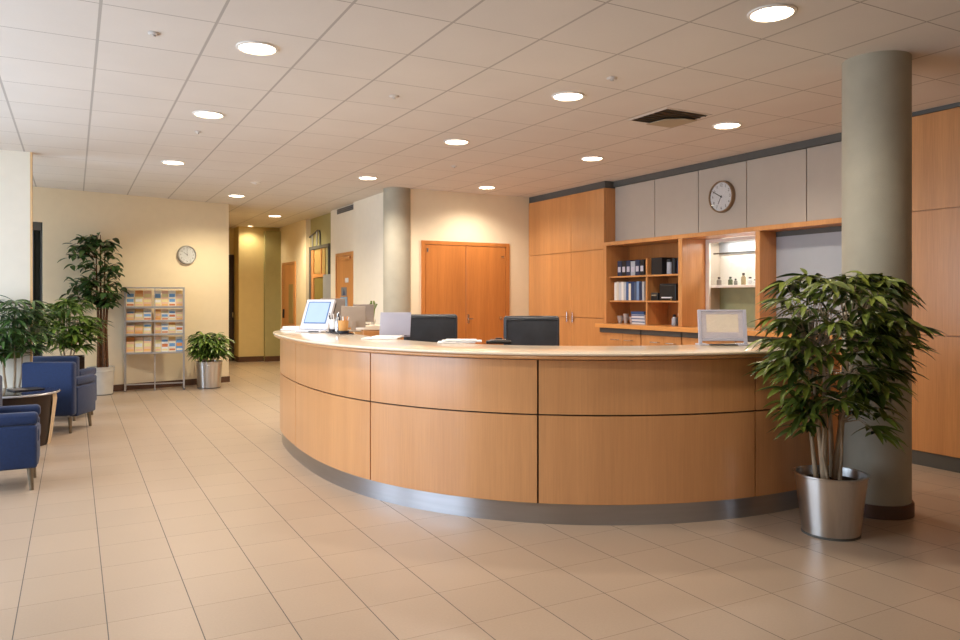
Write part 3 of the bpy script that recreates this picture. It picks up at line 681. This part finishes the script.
# framed sign
t = thing('sign_holder', 'grey framed acrylic sign holder with cream sheet at the desk right', 'sign', (4.16, 3.975, TOP), R(-31))
LT = Matrix.Translation((0, 0, .012)) @ Matrix.Rotation(R(-9), 4, 'X')
fm = MB().box(-.175, -.15, 0, .02, 0, .25, .003, M=LT).box(.15, .175, 0, .02, 0, .25, .003, M=LT).box(-.149, .149, 0, .02, .235, .25, .003, M=LT).box(-.149, .149, 0, .02, .02, .04, .003, M=LT)
obj('frame', fm, M['lid'], t)
obj('mount', MB().box(-.149, -.116, .005, .008, .041, .234, M=LT).box(.116, .149, .005, .008, .041, .234, M=LT).box(-.1155, .1155, .005, .008, .041, .084, M=LT).box(-.1155, .1155, .005, .008, .216, .234, M=LT), M['mount'], t)
obj('sheet', MB().box(-.115, .115, .0055, .0075, .085, .215, M=LT), M['sheet'], t)
obj('acrylic_cover', MB().box(-.149, .149, .002, .004, .041, .234, M=LT), M['acrylic'], t)
obj('foot', MB().box(-.18, -.11, -.03, .1, 0, .01, .002, 1).box(.11, .18, -.03, .1, 0, .01, .002, 1), M['lid'], t)
obj('pen_rail', MB().box(-.1, .1, -.02, .06, 0, .007, .002, 1), M['ink'], t)
# side cabinet behind the desk, with monitor and sprig
t = thing('side_cabinet', 'low wooden side cabinet with rounded pale top behind the laptop', 'cabinet', (3.45, 9.3, 0), R(-5))
obj('body', MB().box(-.2, .42, -.2, .24, .0, 1.04, .02, 3), M['wood_cab'], t)
obj('top', MB().lathe([(.2, 1.041), (.21, 1.05), (.21, 1.09), (.2, 1.1)], 32, Matrix.Translation((-.08, 0, 0))).box(-.08, .42, -.21, .25, 1.042, 1.099, .004), M['light_top'], t, smooth=True)
monitor('grey-brown monitor back on the low side cabinet', (3.32, 9.34, 1.101), R(-22), .27, .23, -6)
t = thing('potted_sprig', 'tiny potted green sprig behind the grey-brown monitor', 'plant', (3.5, 9.46, 1.101))
obj('pot', MB().lathe([(.025, 0), (.032, .06), (.028, .06), (.024, .01)], 16, cap1=False), M['lightpot'], t, smooth=True)
sm = MB()
for k in range(7):
    a = k*.9; sm.tube([(0, 0, .02), (.02*math.cos(a), .02*math.sin(a), .2), (.05*math.cos(a), .05*math.sin(a), .27+.02*(k % 3))], [.004, .006, .012], 6)
obj('foliage', sm, M['leaf_fresh'], t, smooth=True)

# ------------------------------------------------------------------ staff chairs
def office_chair(label, loc, rz, w_):
    t = thing('office_chair', label, 'chair', loc, rz, 'staff chairs behind the desk')    # faces -Y
    obj('backrest', MB().box(-w_/2, w_/2, .2, .27, .66, 1.285, .03, 4), M['leather'], t, smooth=True)
    obj('back_piping', MB().tube([(-w_/2+.03, .198, .7), (-w_/2+.02, .196, 1.25), (w_/2-.02, .196, 1.25), (w_/2-.03, .198, .7)], .006), M['leather'], t, smooth=True)
    obj('seat', MB().box(-w_/2, w_/2, -.26, .22, .5, .6, .035, 4), M['leather'], t, smooth=True)
    obj('back_bracket', MB().box(-.04, .04, .272, .3, .5, .95, .008).box(-.04, .04, .1, .3, .47, .498, .008), M['blackplastic'], t)
    for s_ in (-1, 1):
        obj('armrest', MB().box(s_*(w_/2+.035)-.022, s_*(w_/2+.035)+.022, -.14, .16, .72, .75, .01).box(s_*(w_/2+.035)-.012, s_*(w_/2+.035)+.012, -.02, .03, .53, .719, .004), M['blackplastic'], t)
    obj('gas_lift', MB().tube([(0, 0, .1), (0, 0, .499)], .027, 16), M['chrome'], t, smooth=True)
    for k in range(5):
        a = k*2*PI/5+.3
        lg = obj('leg', MB().tube([(.03*math.cos(a), .03*math.sin(a), .11), (.28*math.cos(a), .28*math.sin(a), .075)], [.022, .014], 8), M['blackplastic'], t, smooth=True)
        obj('caster', MB().lathe([(.026, -.02), (.03, -.01), (.03, .01), (.026, .02)], 16, Matrix.Translation((.285*math.cos(a), .285*math.sin(a), .031)) @ Matrix.Rotation(a+PI/2, 4, 'Z') @ Matrix.Rotation(PI/2, 4, 'X')), M['ink'], lg, smooth=True)
office_chair('black leather office chair left of the other, before the double doors', (3.12, 6.72, 0), R(-16), .55)
office_chair('black leather office chair in front of the tall beech cabinet', (3.63, 5.68, 0), R(-24), .52)

# ------------------------------------------------------------------ blue armchairs, coffee table
def armchair(label, loc, rz):                                # faces +Y, origin at its centre on the floor
    t = thing('armchair', label, 'armchair', loc, rz, 'blue waiting-area armchairs'); w_, d_ = .27, .28
    obj('seat_base', MB().box(-w_+.105, w_-.105, -d_+.1, d_-.005, .17, .34, .02, 3), M['blue'], t, smooth=True)
    obj('seat_cushion', MB().box(-w_+.105, w_-.105, -d_+.1, d_, .342, .46, .03, 4), M['blue'], t, smooth=True)
    obj('backrest', MB().box(-w_, w_, -d_, -d_+.1, .19, .765, .03, 4), M['blue'], t, smooth=True)
    for s_ in (-1, 1):
        a, b = sorted((s_*w_, s_*(w_-.1)))
        obj('armrest', MB().box(a, b, -d_+.102, d_-.01, .17, .495, .022, 3).box(a+.004, b-.004, -d_+.102, d_-.004, .496, .59, .03, 4), M['blue'], t, smooth=True)
    for sx in (-1, 1):
        for sy in (-1, 1):
            x, y = sx*(w_-.06), sy*(d_-.06)
            obj('leg', MB().tube([(x, y, .17), (x+sx*.012, y+sy*.012, 0)], [.022, .015], 12), M['bronze_leg'], t, smooth=True)
    return t
armchair('blue armchair in front, cut off by the left edge of the photo', (-.51, 6.83, 0), R(-90))
a2 = R(-25)
def corner_place(cx, cy, rz, lx, ly): c_, s_ = math.cos(rz), math.sin(rz); return (cx-(c_*lx-s_*ly), cy-(s_*lx+c_*ly), 0)
armchair('blue armchair seen from behind, beyond the dark coffee table', corner_place(-.005, 9.12, a2, .27, -.28), a2)
armchair('blue armchair mostly hidden behind another, only its back top showing', corner_place(.03, 10.02, a2, .27, -.28), a2)
armchair('blue armchair with its back to the aisle, beyond the foremost armchair', (-.84, 7.72, 0), R(90))
t = thing('coffee_table', 'dark drum coffee table with glossy top between the blue armchairs', 'table', (-.52, 8.72, 0))
obj('top', MB().lathe([(.34, .5), (.385, .505), (.395, .515), (.39, .528), (.37, .53)], 48), M['darkgloss'], t, smooth=True)
obj('rim', MB().lathe([(.396, .505), (.402, .51), (.402, .52), (.396, .525)], 48, cap0=False, cap1=False), M['alum'], t, smooth=True)
obj('body', MB().lathe([(.31, .0), (.33, .12), (.365, .46), (.37, .499)], 40, a0=R(-10)-2*PI+R(50), a1=R(-25)), M['darkwood'], t, smooth=True)
obj('side_panel', MB().lathe([(.318, .0), (.338, .12), (.375, .44), (.37, .499)], 12, a0=R(-24), a1=R(39)), M['beige'], t, smooth=True)  # beige over the right-hand arc of the drum
t = thing('magazine', 'open dark magazine lying on the drum coffee table', 'magazine', (-.42, 8.78, .5312), .4)
obj('pages', MB().box(-.14, .14, -.1, .1, 0, .012, .003, 1), M['ink'], t)
obj('cover', MB().box(-.13, -.01, -.09, .09, .0125, .0145), cm('grey_cover', (110, 104, 98)), t)

# ------------------------------------------------------------------ brochure stand
s0, s1 = Vector((.686, 12.82)), Vector((1.555, 12.735))
sd = (s1-s0); SW = sd.length; srz = math.atan2(sd.y, sd.x)
st = thing('brochure_stand', 'tall metal brochure stand with four shelves against the cream wall', 'stand', (s0.x, s0.y, 0), srz)   # local x 0..SW, front -Y, back +Y
for x in (.012, SW-.012):
    for y in (.012, .19):
        o_ = obj('leg', MB().box(x-.012, x+.012, y-.012, y+.012, 0.012, 1.62 if y < .1 else 1.62, .002, 1), M['alum'], st)
        obj('foot', MB().lathe([(.018, 0), (.018, .011)], 12, Matrix.Translation((x, y, 0))), M['ink'], o_)
obj('top_rail', MB().box(.026, SW-.026, .0, .2, 1.6, 1.62), M['alum'], st)
obj('back_sheet', MB().box(.026, SW-.026, .196, .2, .6, 1.598), M['acrylic'], st)
obj('side_sheet', MB().box(.008, .012, .026, .176, .6, 1.6).box(SW-.012, SW-.008, .026, .176, .6, 1.6), M['alum'], st)
SZ = [(.58, .255), (.865, .2), (1.075, .2), (1.29, .29)]
for z, hh in SZ:
    obj('shelf', MB().box(.026, SW-.026, -.03 if z == .58 else .0, .194, z, z+.018, .002, 1), M['alum'], st)
    obj('lip', MB().box(.026, SW-.026, -.036 if z == .58 else -.004, -.031 if z == .58 else -.001, z, z+.03), M['alum'], st)
obj('centre_post', MB().box(SW/2-.008, SW/2+.008, .03, .05, .0, .579).box(SW/2-.006, SW/2+.006, .012, .02, .599, .864).box(SW/2-.006, SW/2+.006, .012, .02, .884, 1.074).box(SW/2-.006, SW/2+.006, .012, .02, 1.094, 1.289).box(SW/2-.006, SW/2+.006, .012, .02, 1.309, 1.599), M['alum'], st)
obj('cross_bar', MB().box(.025, SW-.025, .183, .197, .08, .1).box(.005, .019, .025, .177, .08, .1).box(SW-.019, SW-.005, .025, .177, .08, .1), M['alum'], st)
bcols = [('orange', (244, 166, 96)), ('pale yellow', (248, 232, 170)), ('cream', (248, 238, 218)), ('amber', (246, 196, 120)), ('white', (248, 246, 242)), ('blue', (120, 172, 222)), ('peach', (248, 206, 172)), ('rust', (222, 134, 78))]
rnd = random.Random(11)
rows = ['bottom', 'second', 'third', 'top']
pick = [[6, 1, 6, 1, 4, 2, 5], [6, 3, 1, 6, 2, 1, 4], [6, 1, 2, 3, 2, 4, 6], [2, 1, 6, 1, 6, 2, 6]]
ordw = ['first', 'second', 'third', 'fourth', 'fifth', 'sixth', 'seventh']
base_b = {}
def brochure(ci, loc, w_, h_, label):
    nm, c_ = bcols[ci]
    t = thing('brochure', label, 'brochure', loc, srz, 'brochures in the metal stand')
    LT = Matrix.Rotation(R(-9), 4, 'X')
    key = (ci, round(w_, 3), round(h_, 3))
    if key not in base_b:
        a_ = obj('cover', MB().box(-w_/2, w_/2, 0, .012, 0, h_, M=LT), cm('brochure_'+nm.replace(' ', '_'), c_), t)
        c2 = bcols[(ci+3) % 8]
        b_ = obj('picture', MB().box(-w_*.42, w_*.42, -.0015, -.0004, h_*.5, h_*.8, M=LT), cm('brochure_'+c2[0].replace(' ', '_'), c2[1]), t)
        d_ = obj('title_band', MB().box(-w_*.42, w_*.42, -.0015, -.0004, h_*.12, h_*.3, M=LT), cm('brochure_'+bcols[(ci+5) % 8][0].replace(' ', '_'), bcols[(ci+5) % 8][1]), t)
        base_b[key] = (a_, b_, d_)
    else:
        for s_ in base_b[key]:
            q = s_.copy(); COL.objects.link(q); q.parent = t
    return t
for ri, (z, hh) in enumerate(SZ):
    for tier in (0, 1):
        for k in range(7):
            gx = .085+k*.122 if k < 3 else SW-.08-(6-k)*.106
            ci = pick[ri][k] if tier == 0 else [0, 6, 2, 6, 2, 3, 2][(k+ri*2) % 7]
            w_ = .114 if k < 3 else .1
            h_ = (.17 if ri == 0 else .125 if ri < 3 else .15) if tier == 0 else (.235 if ri == 0 else .178 if ri < 3 else .26)
            if tier == 0: h_ += [.0, .012, -.01, .006, -.004][(k*3+ri) % 5]
            yy = .028 if tier == 0 else .115
            zz = z+.0215
            p_ = Vector((s0.x, s0.y, 0))+Matrix.Rotation(srz, 3, 'Z') @ Vector((gx, yy, zz))
            brochure(ci, p_, w_, h_, '%s brochure, %s from left in the %s row, %s' % (bcols[ci][0], ordw[k], {'bottom': 'lowest', 'second': 'second lowest', 'third': 'second highest', 'top': 'highest'}[rows[ri]], 'front' if tier == 0 else 'behind another'))

# ------------------------------------------------------------------ plants
def leaf(mb, p, dirv, L_, W_, droop, rnd, shape=.42, segs=5, fold=.35):
    d_ = Vector(dirv).normalized(); side = d_.cross(Vector((0, 0, 1)))
    if side.length < .05: side = Vector((1, 0, 0))
    side.normalize(); side = (Matrix.Rotation(rnd.uniform(-.5, .5), 3, d_) @ side)
    cur = Vector(p); st_ = L_/segs; vs = []; fs = []
    for k in range(segs+1):
        t_ = k/segs; wv = W_*(math.sin(PI*min(1, t_/shape/2)) if t_ < shape else math.cos(PI/2*(t_-shape)/(1-shape))**.9)*.5+.0008
        nrm = side.cross(d_).normalized()
        vs += [tuple(cur-side*wv+nrm*wv*fold), tuple(cur), tuple(cur+side*wv+nrm*wv*fold)]
        d_ = (d_+Vector((0, 0, -droop/segs))).normalized(); cur = cur+d_*st_
    for k in range(segs):
        a = 3*k; fs += [(a, a+1, a+4, a+3), (a+1, a+2, a+5, a+4)]
    return vs, fs
def inside_ok(vs, org, tests):
    for v in vs:
        q = Vector(v)+org
        for f_ in tests:
            if f_(q): return False
    return True

def near_wall(q): return (Vector((q.x, q.y))-WA).dot(wn) > -.02
def in_col(q): return math.hypot(q.x-4.817, q.y-3.232) < .235
_do = offs(path, .10)
def in_desk(q):
    if q.z > 1.13 or q.z < 0: return False
    k = min(range(len(path)), key=lambda i: (path[i]-Vector((q.x, q.y))).length_squared)
    return (Vector((q.x, q.y))-_do[k]).dot(_do[k]-path[k]) < 0
def in_cab(q): return q.x > 6.25
def low(q): return q.z < .03
def wing(q): return q.x < -.39 and q.y > 9.70 or q.x < -2.5
def pot(t, r0, r1, h, m, oval=1):
    obj('pot', MB().lathe([(r0-.012, 0), (r0, .004), (r0+(r1-r0)*.5, h*.5), (r1, h-.012), (r1+.008, h-.006), (r1+.008, h), (r1-.008, h), (r1-.012, h-.04), (r0+.03, h-.06)], 56, cap1=False), m, t, smooth=True)
    obj('soil', MB().lathe([(.001, h-.042), (r1*.5, h-.038), (r1-.03, h-.05)], 40, cap0=False, cap1=False), M['soil'], t, smooth=True)
    obj('base_ring', MB().lathe([(r0-.004, .0), (r0+.004, .0), (r0+.004, .014), (r0-.004, .014)], 56, cap0=False, cap1=False), M['dark_trim'], t, smooth=True)

# tall palmate plant in the steel pot, right
org = Vector((4.115, 3.06, 0))
t = thing('potted_plant', 'large leafy plant in a brushed steel pot beside the round column', 'plant', org)
pot(t, .165, .208, .372, M['steel'])
rnd = random.Random(3)
sv = [(-.06, .0, -.14, .03), (-.015, .03, -.03, .02), (.05, .0, .12, -.03), (.06, .03, .05, .06), (-.07, .05, -.10, .12)]
tops = []
for k, (x, y, tx, ty) in enumerate(sv):
    r_ = [.02, .022, .028, .02, .016][k]
    p0 = Vector((x, y, .33)); p1 = Vector((x+(tx-x)*.25, y+(ty-y)*.25, .52)); p2 = Vector((x+(tx-x)*.6, y+(ty-y)*.6, .78)); p3 = Vector((tx, ty, 1.1))
    obj('stem', MB().tube([p0, p1, p2, p3], [r_, r_*.75, r_*.6, r_*.35], 10), M['bark'], t, smooth=True)
    tops += [p1.lerp(p2, .6), p2, p2.lerp(p3, .5), p3]
for x, y in ((-.085, -.02), (.03, -.05)):
    tops.append(Vector((x, y, .7)))
    obj('stem', MB().tube([(x*.6, y, .33), (x*1.2, y, .5), (x, y, .7)], [.012, .009, .006], 8), M['bark'], t, smooth=True)
fol = MB(); tw = MB()
RGT = Vector((math.cos(.58), -math.sin(.58), 0)); FWD = Vector((math.sin(.58), math.cos(.58), 0))    # crown is wider across than deep
nC = 0; tries = 0
while nC < 195 and tries < 4000:
    tries += 1
    z = .62+.97*(rnd.random()**.7); hh = (z-.62)/.97
    half = (.24+.2*hh/.6) if hh < .6 else (.45 if hh < .86 else .45-(hh-.86)*1.3)
    if rnd.random() < .14: half *= 1.14
    a = rnd.uniform(0, 2*PI); rr = half*math.sqrt(rnd.uniform(.12, 1))
    c_ = Vector((0, 0, z))+RGT*(rr*math.cos(a)*.97+.02)+FWD*(rr*math.sin(a)*.72-.04)
    outv = Vector((c_.x, c_.y, 0)); outv = outv.normalized() if outv.length > .05 else Vector((rnd.uniform(-1, 1), rnd.uniform(-1, 1), 0)).normalized()
    ok = not any(f_(c_+org) for f_ in (in_col, in_desk)); 
    if not ok: continue
    src = min(tops, key=lambda q: (q-c_).length+abs(q.z+.1-c_.z)*.4)
    nl = rnd.choice((6, 7, 8)); got = 0; a0 = rnd.uniform(0, 2*PI)
    for j in range(nl):
        a = a0+j*2*PI/nl+rnd.uniform(-.15, .15)
        dv = Vector((math.cos(a), math.sin(a), rnd.uniform(-.15, .3)))+outv*.75
        L_ = rnd.uniform(.14, .22)*(1.0 if dv.length > .9 else .75)
        vs, fs = leaf(fol, c_, dv, L_, rnd.uniform(.028, .044), rnd.uniform(.4, 1.1), rnd)
        if inside_ok(vs[6::3], org, (in_col, in_desk, low)): fol.add(vs, fs); got += 1
    if got:
        nC += 1; mid = src.lerp(c_, .5)+Vector((0, 0, .05))
        q3 = [src, mid, c_]
        if not any(f_(q+org) for f_ in (in_col, in_desk) for q in q3): tw.tube(q3, [.005, .0035, .002], 5, cap=False)
obj('foliage', fol, M['leaf'], t, smooth=True, angle=90)
obj('twigs', tw, M['bark'], t, smooth=True)

# tall fig in the pale pot
org = Vector((.365, 12.66, 0))
t = thing('potted_plant', 'tall slim fig tree in a pale pot left of the brochure stand', 'plant', org)
pot(t, .16, .185, .42, M['lightpot'])
rnd = random.Random(8); tops = []
for k, (x, y, tx, ty, h) in enumerate(((-.04, 0, -.07, 0, 2.25), (.0, .03, -.01, .02, 2.4), (.04, -.02, .05, -.02, 2.2), (.085, .02, .1, .02, 1.75))):
    obj('trunk', MB().tube([(x, y, .37), (x*.8, y, 1.0), ((x+tx)/2, (y+ty)/2, 1.5), (tx, ty, h)], [.022, .019, .016, .006], 10), M['bark_brown'], t, smooth=True)
    tops += [Vector((tx, ty, z)) for z in (1.35, 1.6, 1.85, 2.05, h)]
fol = MB(); tw = MB(); tests = (near_wall, low)
for i in range(84):
    z = 1.36+1.05*rnd.random(); hh = (z-1.36)/1.05
    half = .16+.24*math.sin(PI*min(1, .15+hh*.75))
    a = rnd.uniform(0, 2*PI); rr = half*math.sqrt(rnd.uniform(.05, 1)); c_ = Vector((rr*math.cos(a)*1.05-.09, rr*math.sin(a)*.75-.05, z))
    if near_wall(c_+org): continue
    src = min(tops, key=lambda q: (q-c_).length+(.3 if q.z > c_.z else 0)); mid = src.lerp(c_, .5)+Vector((0, 0, .03))
    tw.tube([src, mid, c_], [.006, .004, .002], 5, cap=False)
    for j in range(6):
        p_ = mid.lerp(c_, j/5)+Vector((0, 0, rnd.uniform(-.05, .05))); a = rnd.uniform(0, 2*PI)
        vs, fs = leaf(fol, p_, Vector((math.cos(a), math.sin(a), rnd.uniform(-.3, .25))), rnd.uniform(.12, .2), rnd.uniform(.05, .08), rnd.uniform(.4, 1.1), rnd, segs=4)
        if inside_ok(vs, org, tests): fol.add(vs, fs)
obj('foliage', fol, M['leaf_dark'], t, smooth=True, angle=90); obj('twigs', tw, M['bark_brown'], t, smooth=True)

# bushy plant in steel pot right of the stand
def bushy(label, org, r0, r1, h, potm, leafm, crown_r, z0, z1, n, seed, tests, L0=.2, W0=.04, fx=1, square=None, nst=6, sep=.0):
    org = Vector(org); t = thing('potted_plant', label, 'plant', org)
    if square:
        s_ = square
        obj('pot', MB().box(-s_, s_, -s_, s_, 0, h-.05, .004, 1).box(-s_, s_, -s_, -s_+.02, h-.049, h).box(-s_, s_, s_-.02, s_, h-.049, h).box(-s_, -s_+.02, -s_+.021, s_-.021, h-.049, h).box(s_-.02, s_, -s_+.021, s_-.021, h-.049, h), potm, t)
        obj('soil', MB().box(-s_+.022, s_-.022, -s_+.022, s_-.022, h-.048, h-.02), M['soil'], t)
    else: pot(t, r0, r1, h, potm)
    rnd = random.Random(seed); fol = MB(); tw = MB()
    for k in range(nst):
        a = k*2*PI/nst; q = Vector((.25*crown_r*math.cos(a), .25*crown_r*math.sin(a), z0+(z1-z0)*.6))
        obj('stem', MB().tube([(.05*math.cos(a), .05*math.sin(a), h-.05), (.09*math.cos(a), .09*math.sin(a), (h+z0)/2+.03), q], [.011, .009, .004], 8), M['bark'], t, smooth=True)
    for i in range(n):
        z = z0+(z1-z0)*rnd.random(); hh = (z-z0)/(z1-z0)
        half = crown_r*(.55+.4*math.sin(PI*min(1, .1+hh*.8))); a = rnd.uniform(0, 2*PI); rr = half*math.sqrt(rnd.uniform(.02, 1))*.8
        c_ = Vector((rr*math.cos(a)*fx, rr*math.sin(a), z))
        if any(f_(c_+org) for f_ in tests): continue
        tw.tube([(c_.x*.25, c_.y*.25, z0), c_*.6+Vector((0, 0, z*.4-.0)), c_], [.004, .003, .002], 5, cap=False)
        outv = Vector((math.cos(a), math.sin(a), 0)); a0 = rnd.uniform(0, 6)
        for j in range(7):
            b = a0+j*2*PI/7; dv = Vector((math.cos(b), math.sin(b), rnd.uniform(-.05, .5)))+outv*.6
            vs, fs = leaf(fol, c_, dv, rnd.uniform(.7, 1.1)*L0, W0*rnd.uniform(.75, 1.1), rnd.uniform(.5, 1.2), rnd)
            if inside_ok(vs, org, tests): fol.add(vs, fs)
    obj('foliage', fol, leafm, t, smooth=True, angle=90); obj('leaf_stalks', tw, M['leaf_fresh'], t, smooth=True)
sx = Matrix.Rotation(-srz, 3, 'Z')
def near_stand(q): l_ = sx @ (q-Vector((s0.x, s0.y, 0))); return -.05 < l_.x < SW+.02 and -.05 < l_.y < .22 and q.z < 1.65
bushy('low bushy plant in a steel pot right of the brochure stand', (1.93, 12.8, 0), .175, .205, .43, M['steel'], M['leaf_fresh'], .38, .5, .86, 95, 21, (near_wall, low, near_stand), L0=.21, W0=.042)
def chairs_zone(q): return q.z < .82 and -.6 < q.x < .35 and 9.1 < q.y < 10.85
bushy('leafy plant in dark planter box behind the hidden blue armchair', (-.07, 11.45, 0), 0, 0, .67, M['darkwood'], M['leaf_fresh'], .46, .78, 1.4, 90, 33, (near_wall, chairs_zone), L0=.24, W0=.045, square=.2)
bushy('feathery plant before the white wing wall at the left edge', (-.585, 9.555, 0), .1, .115, .42, M['lightpot'], M['leaf_dark'], .42, .8, 1.42, 105, 44, (wing, chairs_zone), L0=.24, W0=.036, nst=5)

# ------------------------------------------------------------------ ceiling fittings
def gx(i): return .132+.61*i
def gy(j): return 4.635+.666*j
cols = {'left': 1.5, 'middle': 5.5, 'right': 8.5}; lrow = {}
LS = [('left', -2.5), ('left', .5), ('left', 3.5), ('left', 7.5), ('middle', -2.5), ('middle', .5), ('middle', 3.5), ('middle', 7.5), ('middle', 15.5), ('right', .5), ('right', 3.5), ('right', 7.5), (3.5, 11.5),
      (5.5, 19.5), ('mid2', 11.5)]
names = {('left', .5): 'round recessed downlight, largest of the left-hand ceiling row', ('left', 3.5): 'round recessed downlight, second nearest in the left-hand ceiling row', ('left', 7.5): 'round recessed downlight, farthest in the left-hand row above the cream wall',
         ('middle', -2.5): 'round recessed downlight, largest of all, at the top right edge', ('middle', .5): 'round recessed downlight to the left of the square air vent', ('middle', 3.5): 'round recessed downlight in mid ceiling, left of the vent and farther off', ('middle', 7.5): 'round recessed downlight nearest the far round column',
         ('middle', 15.5): 'round recessed downlight deep in the corridor ceiling', ('right', .5): 'round recessed downlight right of the square air vent', ('right', 3.5): 'round recessed downlight above the tall beech cabinet, beyond the vent', ('right', 7.5): 'round recessed downlight nearest the double doors',
         (3.5, 11.5): 'round recessed downlight at the mouth of the corridor', (5.5, 19.5): 'tiny downlight at the far end of the corridor ceiling'}
SPOT = 60
PW = {(5.5, 19.5): .3, ('middle', 15.5): 2.0, (3.5, 11.5): 1.7, ('middle', 7.5): 2.1, ('right', 7.5): 1.1, ('left', 7.5): 1.3, ('left', 3.5): 1.2, ('left', .5): 1.15, ('left', -2.5): .8, ('middle', 3.5): 1.1, ('middle', .5): .9, ('right', .5): .8, ('right', 3.5): .8, ('middle', -2.5): .7}
first = None
for key in LS:
    c_, j = key
    if c_ == 'mid2': continue
    x = gx(cols[c_] if isinstance(c_, str) else c_); y = gy(j)
    if j == 19.5: y = 17.3
    x, y = {('right', .5): (5.385, 5.1), ('right', 3.5): (5.285, 7.05)}.get(key, (x, y))
    lab = names.get(key, 'round recessed ceiling downlight beyond the edges of the photo')
    r_ = .116 if j != 19.5 else .05
    if first is None or j == 19.5:
        t = thing('downlight', lab, 'ceiling light', (x, y, CEIL), 0, 'recessed ceiling downlights')
        obj('trim_ring', MB().lathe([(r_, -.001), (r_+.018, -.001), (r_+.016, -.008), (r_, -.012)], 40, cap0=False, cap1=False), M['lampring'], t, smooth=True)
        obj('diffuser', MB().lathe([(.001, -.007), (r_*.8, -.007), (r_-.001, -.004)], 40, cap0=False, cap1=False), M['lamp'], t, smooth=True)
        if first is None: first = t
    else: t = dup(first, (x, y, CEIL), 0, lab)
    ld = bpy.data.lights.new('downlight_lamp', 'SPOT'); ld.energy = SPOT*PW.get(key, 1); ld.color = (1, .84, .56) if j > 11 else (1, .87, .73); ld.spot_size = R(150); ld.spot_blend = .75; ld.shadow_soft_size = .09
    lo_ = bpy.data.objects.new('downlight_lamp', ld); COL.objects.link(lo_); lo_.location = (x, y, CEIL-.03)
# square air diffuser
t = thing('air_diffuser', 'square dark air vent set in the ceiling tiles', 'vent', (4.70, 5.13, CEIL))
obj('frame', MB().box(-.26, .26, -.26, -.24, -.006, -.001).box(-.26, .26, .24, .26, -.006, -.001).box(-.26, -.24, -.239, .239, -.006, -.001).box(.24, .26, -.239, .239, -.006, -.001), M['ceil'], t)
obj('back_plate', MB().box(-.24, .24, -.24, .24, -.0035, -.001), cm('vent_dark', (30, 28, 24)), t)
for k in range(7):
    y = -.21+k*.07
    obj('louvre', MB().box(-.238, .238, -.004, .004, -.012, -.004, M=Matrix.Translation((0, y, 0)) @ Matrix.Rotation(.5, 4, 'X')), cm('vent_slat', (86, 78, 62)), t)
obj('centre_plate', MB().prism([(-.06, .238), (-.04, .02), (.1, -.09), (.238, -.1), (.238, .238)], -.022, -.016), cm('vent_beige', (172, 158, 132)), t)
for i, (x, y, r_, l_) in enumerate(((.433, 4.995, .035, 'small round sprinkler plate near the top left of the ceiling'), (1.066, 7.746, .03, 'small round sprinkler plate beyond the second left-hand downlight'), (2.262, 5.637, .04, 'small round sprinkler plate in mid ceiling between two downlight rows'),
                                     (2.25, 10.78, .07, 'white smoke detector on the ceiling before the corridor mouth'), (4.109, 8.277, .04, 'small round sprinkler plate beyond the mid ceiling downlight'), (3.489, 4.413, .04, 'small grey sensor on the ceiling left of the square vent'))):
    t = thing('smoke_detector' if i == 3 else 'ceiling_sensor', l_, 'sensor', (x, y, CEIL))
    obj('plate', MB().lathe([(.001, -.014), (r_*.7, -.014), (r_, -.004), (r_, -.001)], 24, cap0=False, cap1=False), M['lampring'] if i == 3 else M['sensor'], t, smooth=True)
    obj('nozzle', MB().lathe([(r_*.3, -.024), (r_*.3, -.0145)], 12), M['lampring'] if i == 3 else M['sensor'], t, smooth=True)

# ------------------------------------------------------------------ daylight and world
W = bpy.data.worlds.new('World'); scene.world = W; W.use_nodes = True
bg = W.node_tree.nodes['Background']
sky = W.node_tree.nodes.new('ShaderNodeTexSky'); sky.sky_type = 'HOSEK_WILKIE'; sky.turbidity = 4; sky.sun_direction = Vector((.4, .5, .6)).normalized()
W.node_tree.links.new(sky.outputs[0], bg.inputs['Color']); bg.inputs['Strength'].default_value = .9
DAY = 84
for a, b in WY:
    ld = bpy.data.lights.new('window_daylight', 'AREA'); ld.shape = 'RECTANGLE'; ld.size = 2.4; ld.size_y = b-a; ld.energy = DAY*(b-a)/2.7; ld.color = (.72, .85, 1)
    o = bpy.data.objects.new('window_daylight', ld); COL.objects.link(o); o.location = (-2.78, (a+b)/2, 1.5); o.rotation_euler = (0, -PI/2, 0)
ld = bpy.data.lights.new('hatch_fill', 'AREA'); ld.shape = 'RECTANGLE'; ld.size = .04; ld.size_y = .75; ld.energy = 3.2; ld.color = (1, .95, .86)  # added fill light that brightens the hatch, not a real fitting
o = bpy.data.objects.new('hatch_fill', ld); COL.objects.link(o); o.location = (6.97, 6.29, 2.128); o.rotation_euler = (0, 0, 0)

# ------------------------------------------------------------------ camera
cam = bpy.data.cameras.new('Camera'); co = bpy.data.objects.new('Camera', cam); COL.objects.link(co)
co.location = (0, 0, 1.45); co.rotation_euler = (PI/2, 0, -YAW)
cam.sensor_width = 36; cam.lens = 36*FPX/960; cam.shift_y = -22/960; cam.clip_start = .05
scene.camera = co
vs = scene.view_settings; scene.display_settings.display_device = 'sRGB'
vs.view_transform = 'Standard'; vs.look = 'None'; vs.gamma = 1; vs.exposure = .9; vs.use_curve_mapping = False
scene.cycles.use_denoising = True
scene.cycles.max_bounces = 8; scene.cycles.diffuse_bounces = 5; scene.cycles.sample_clamp_indirect = 6
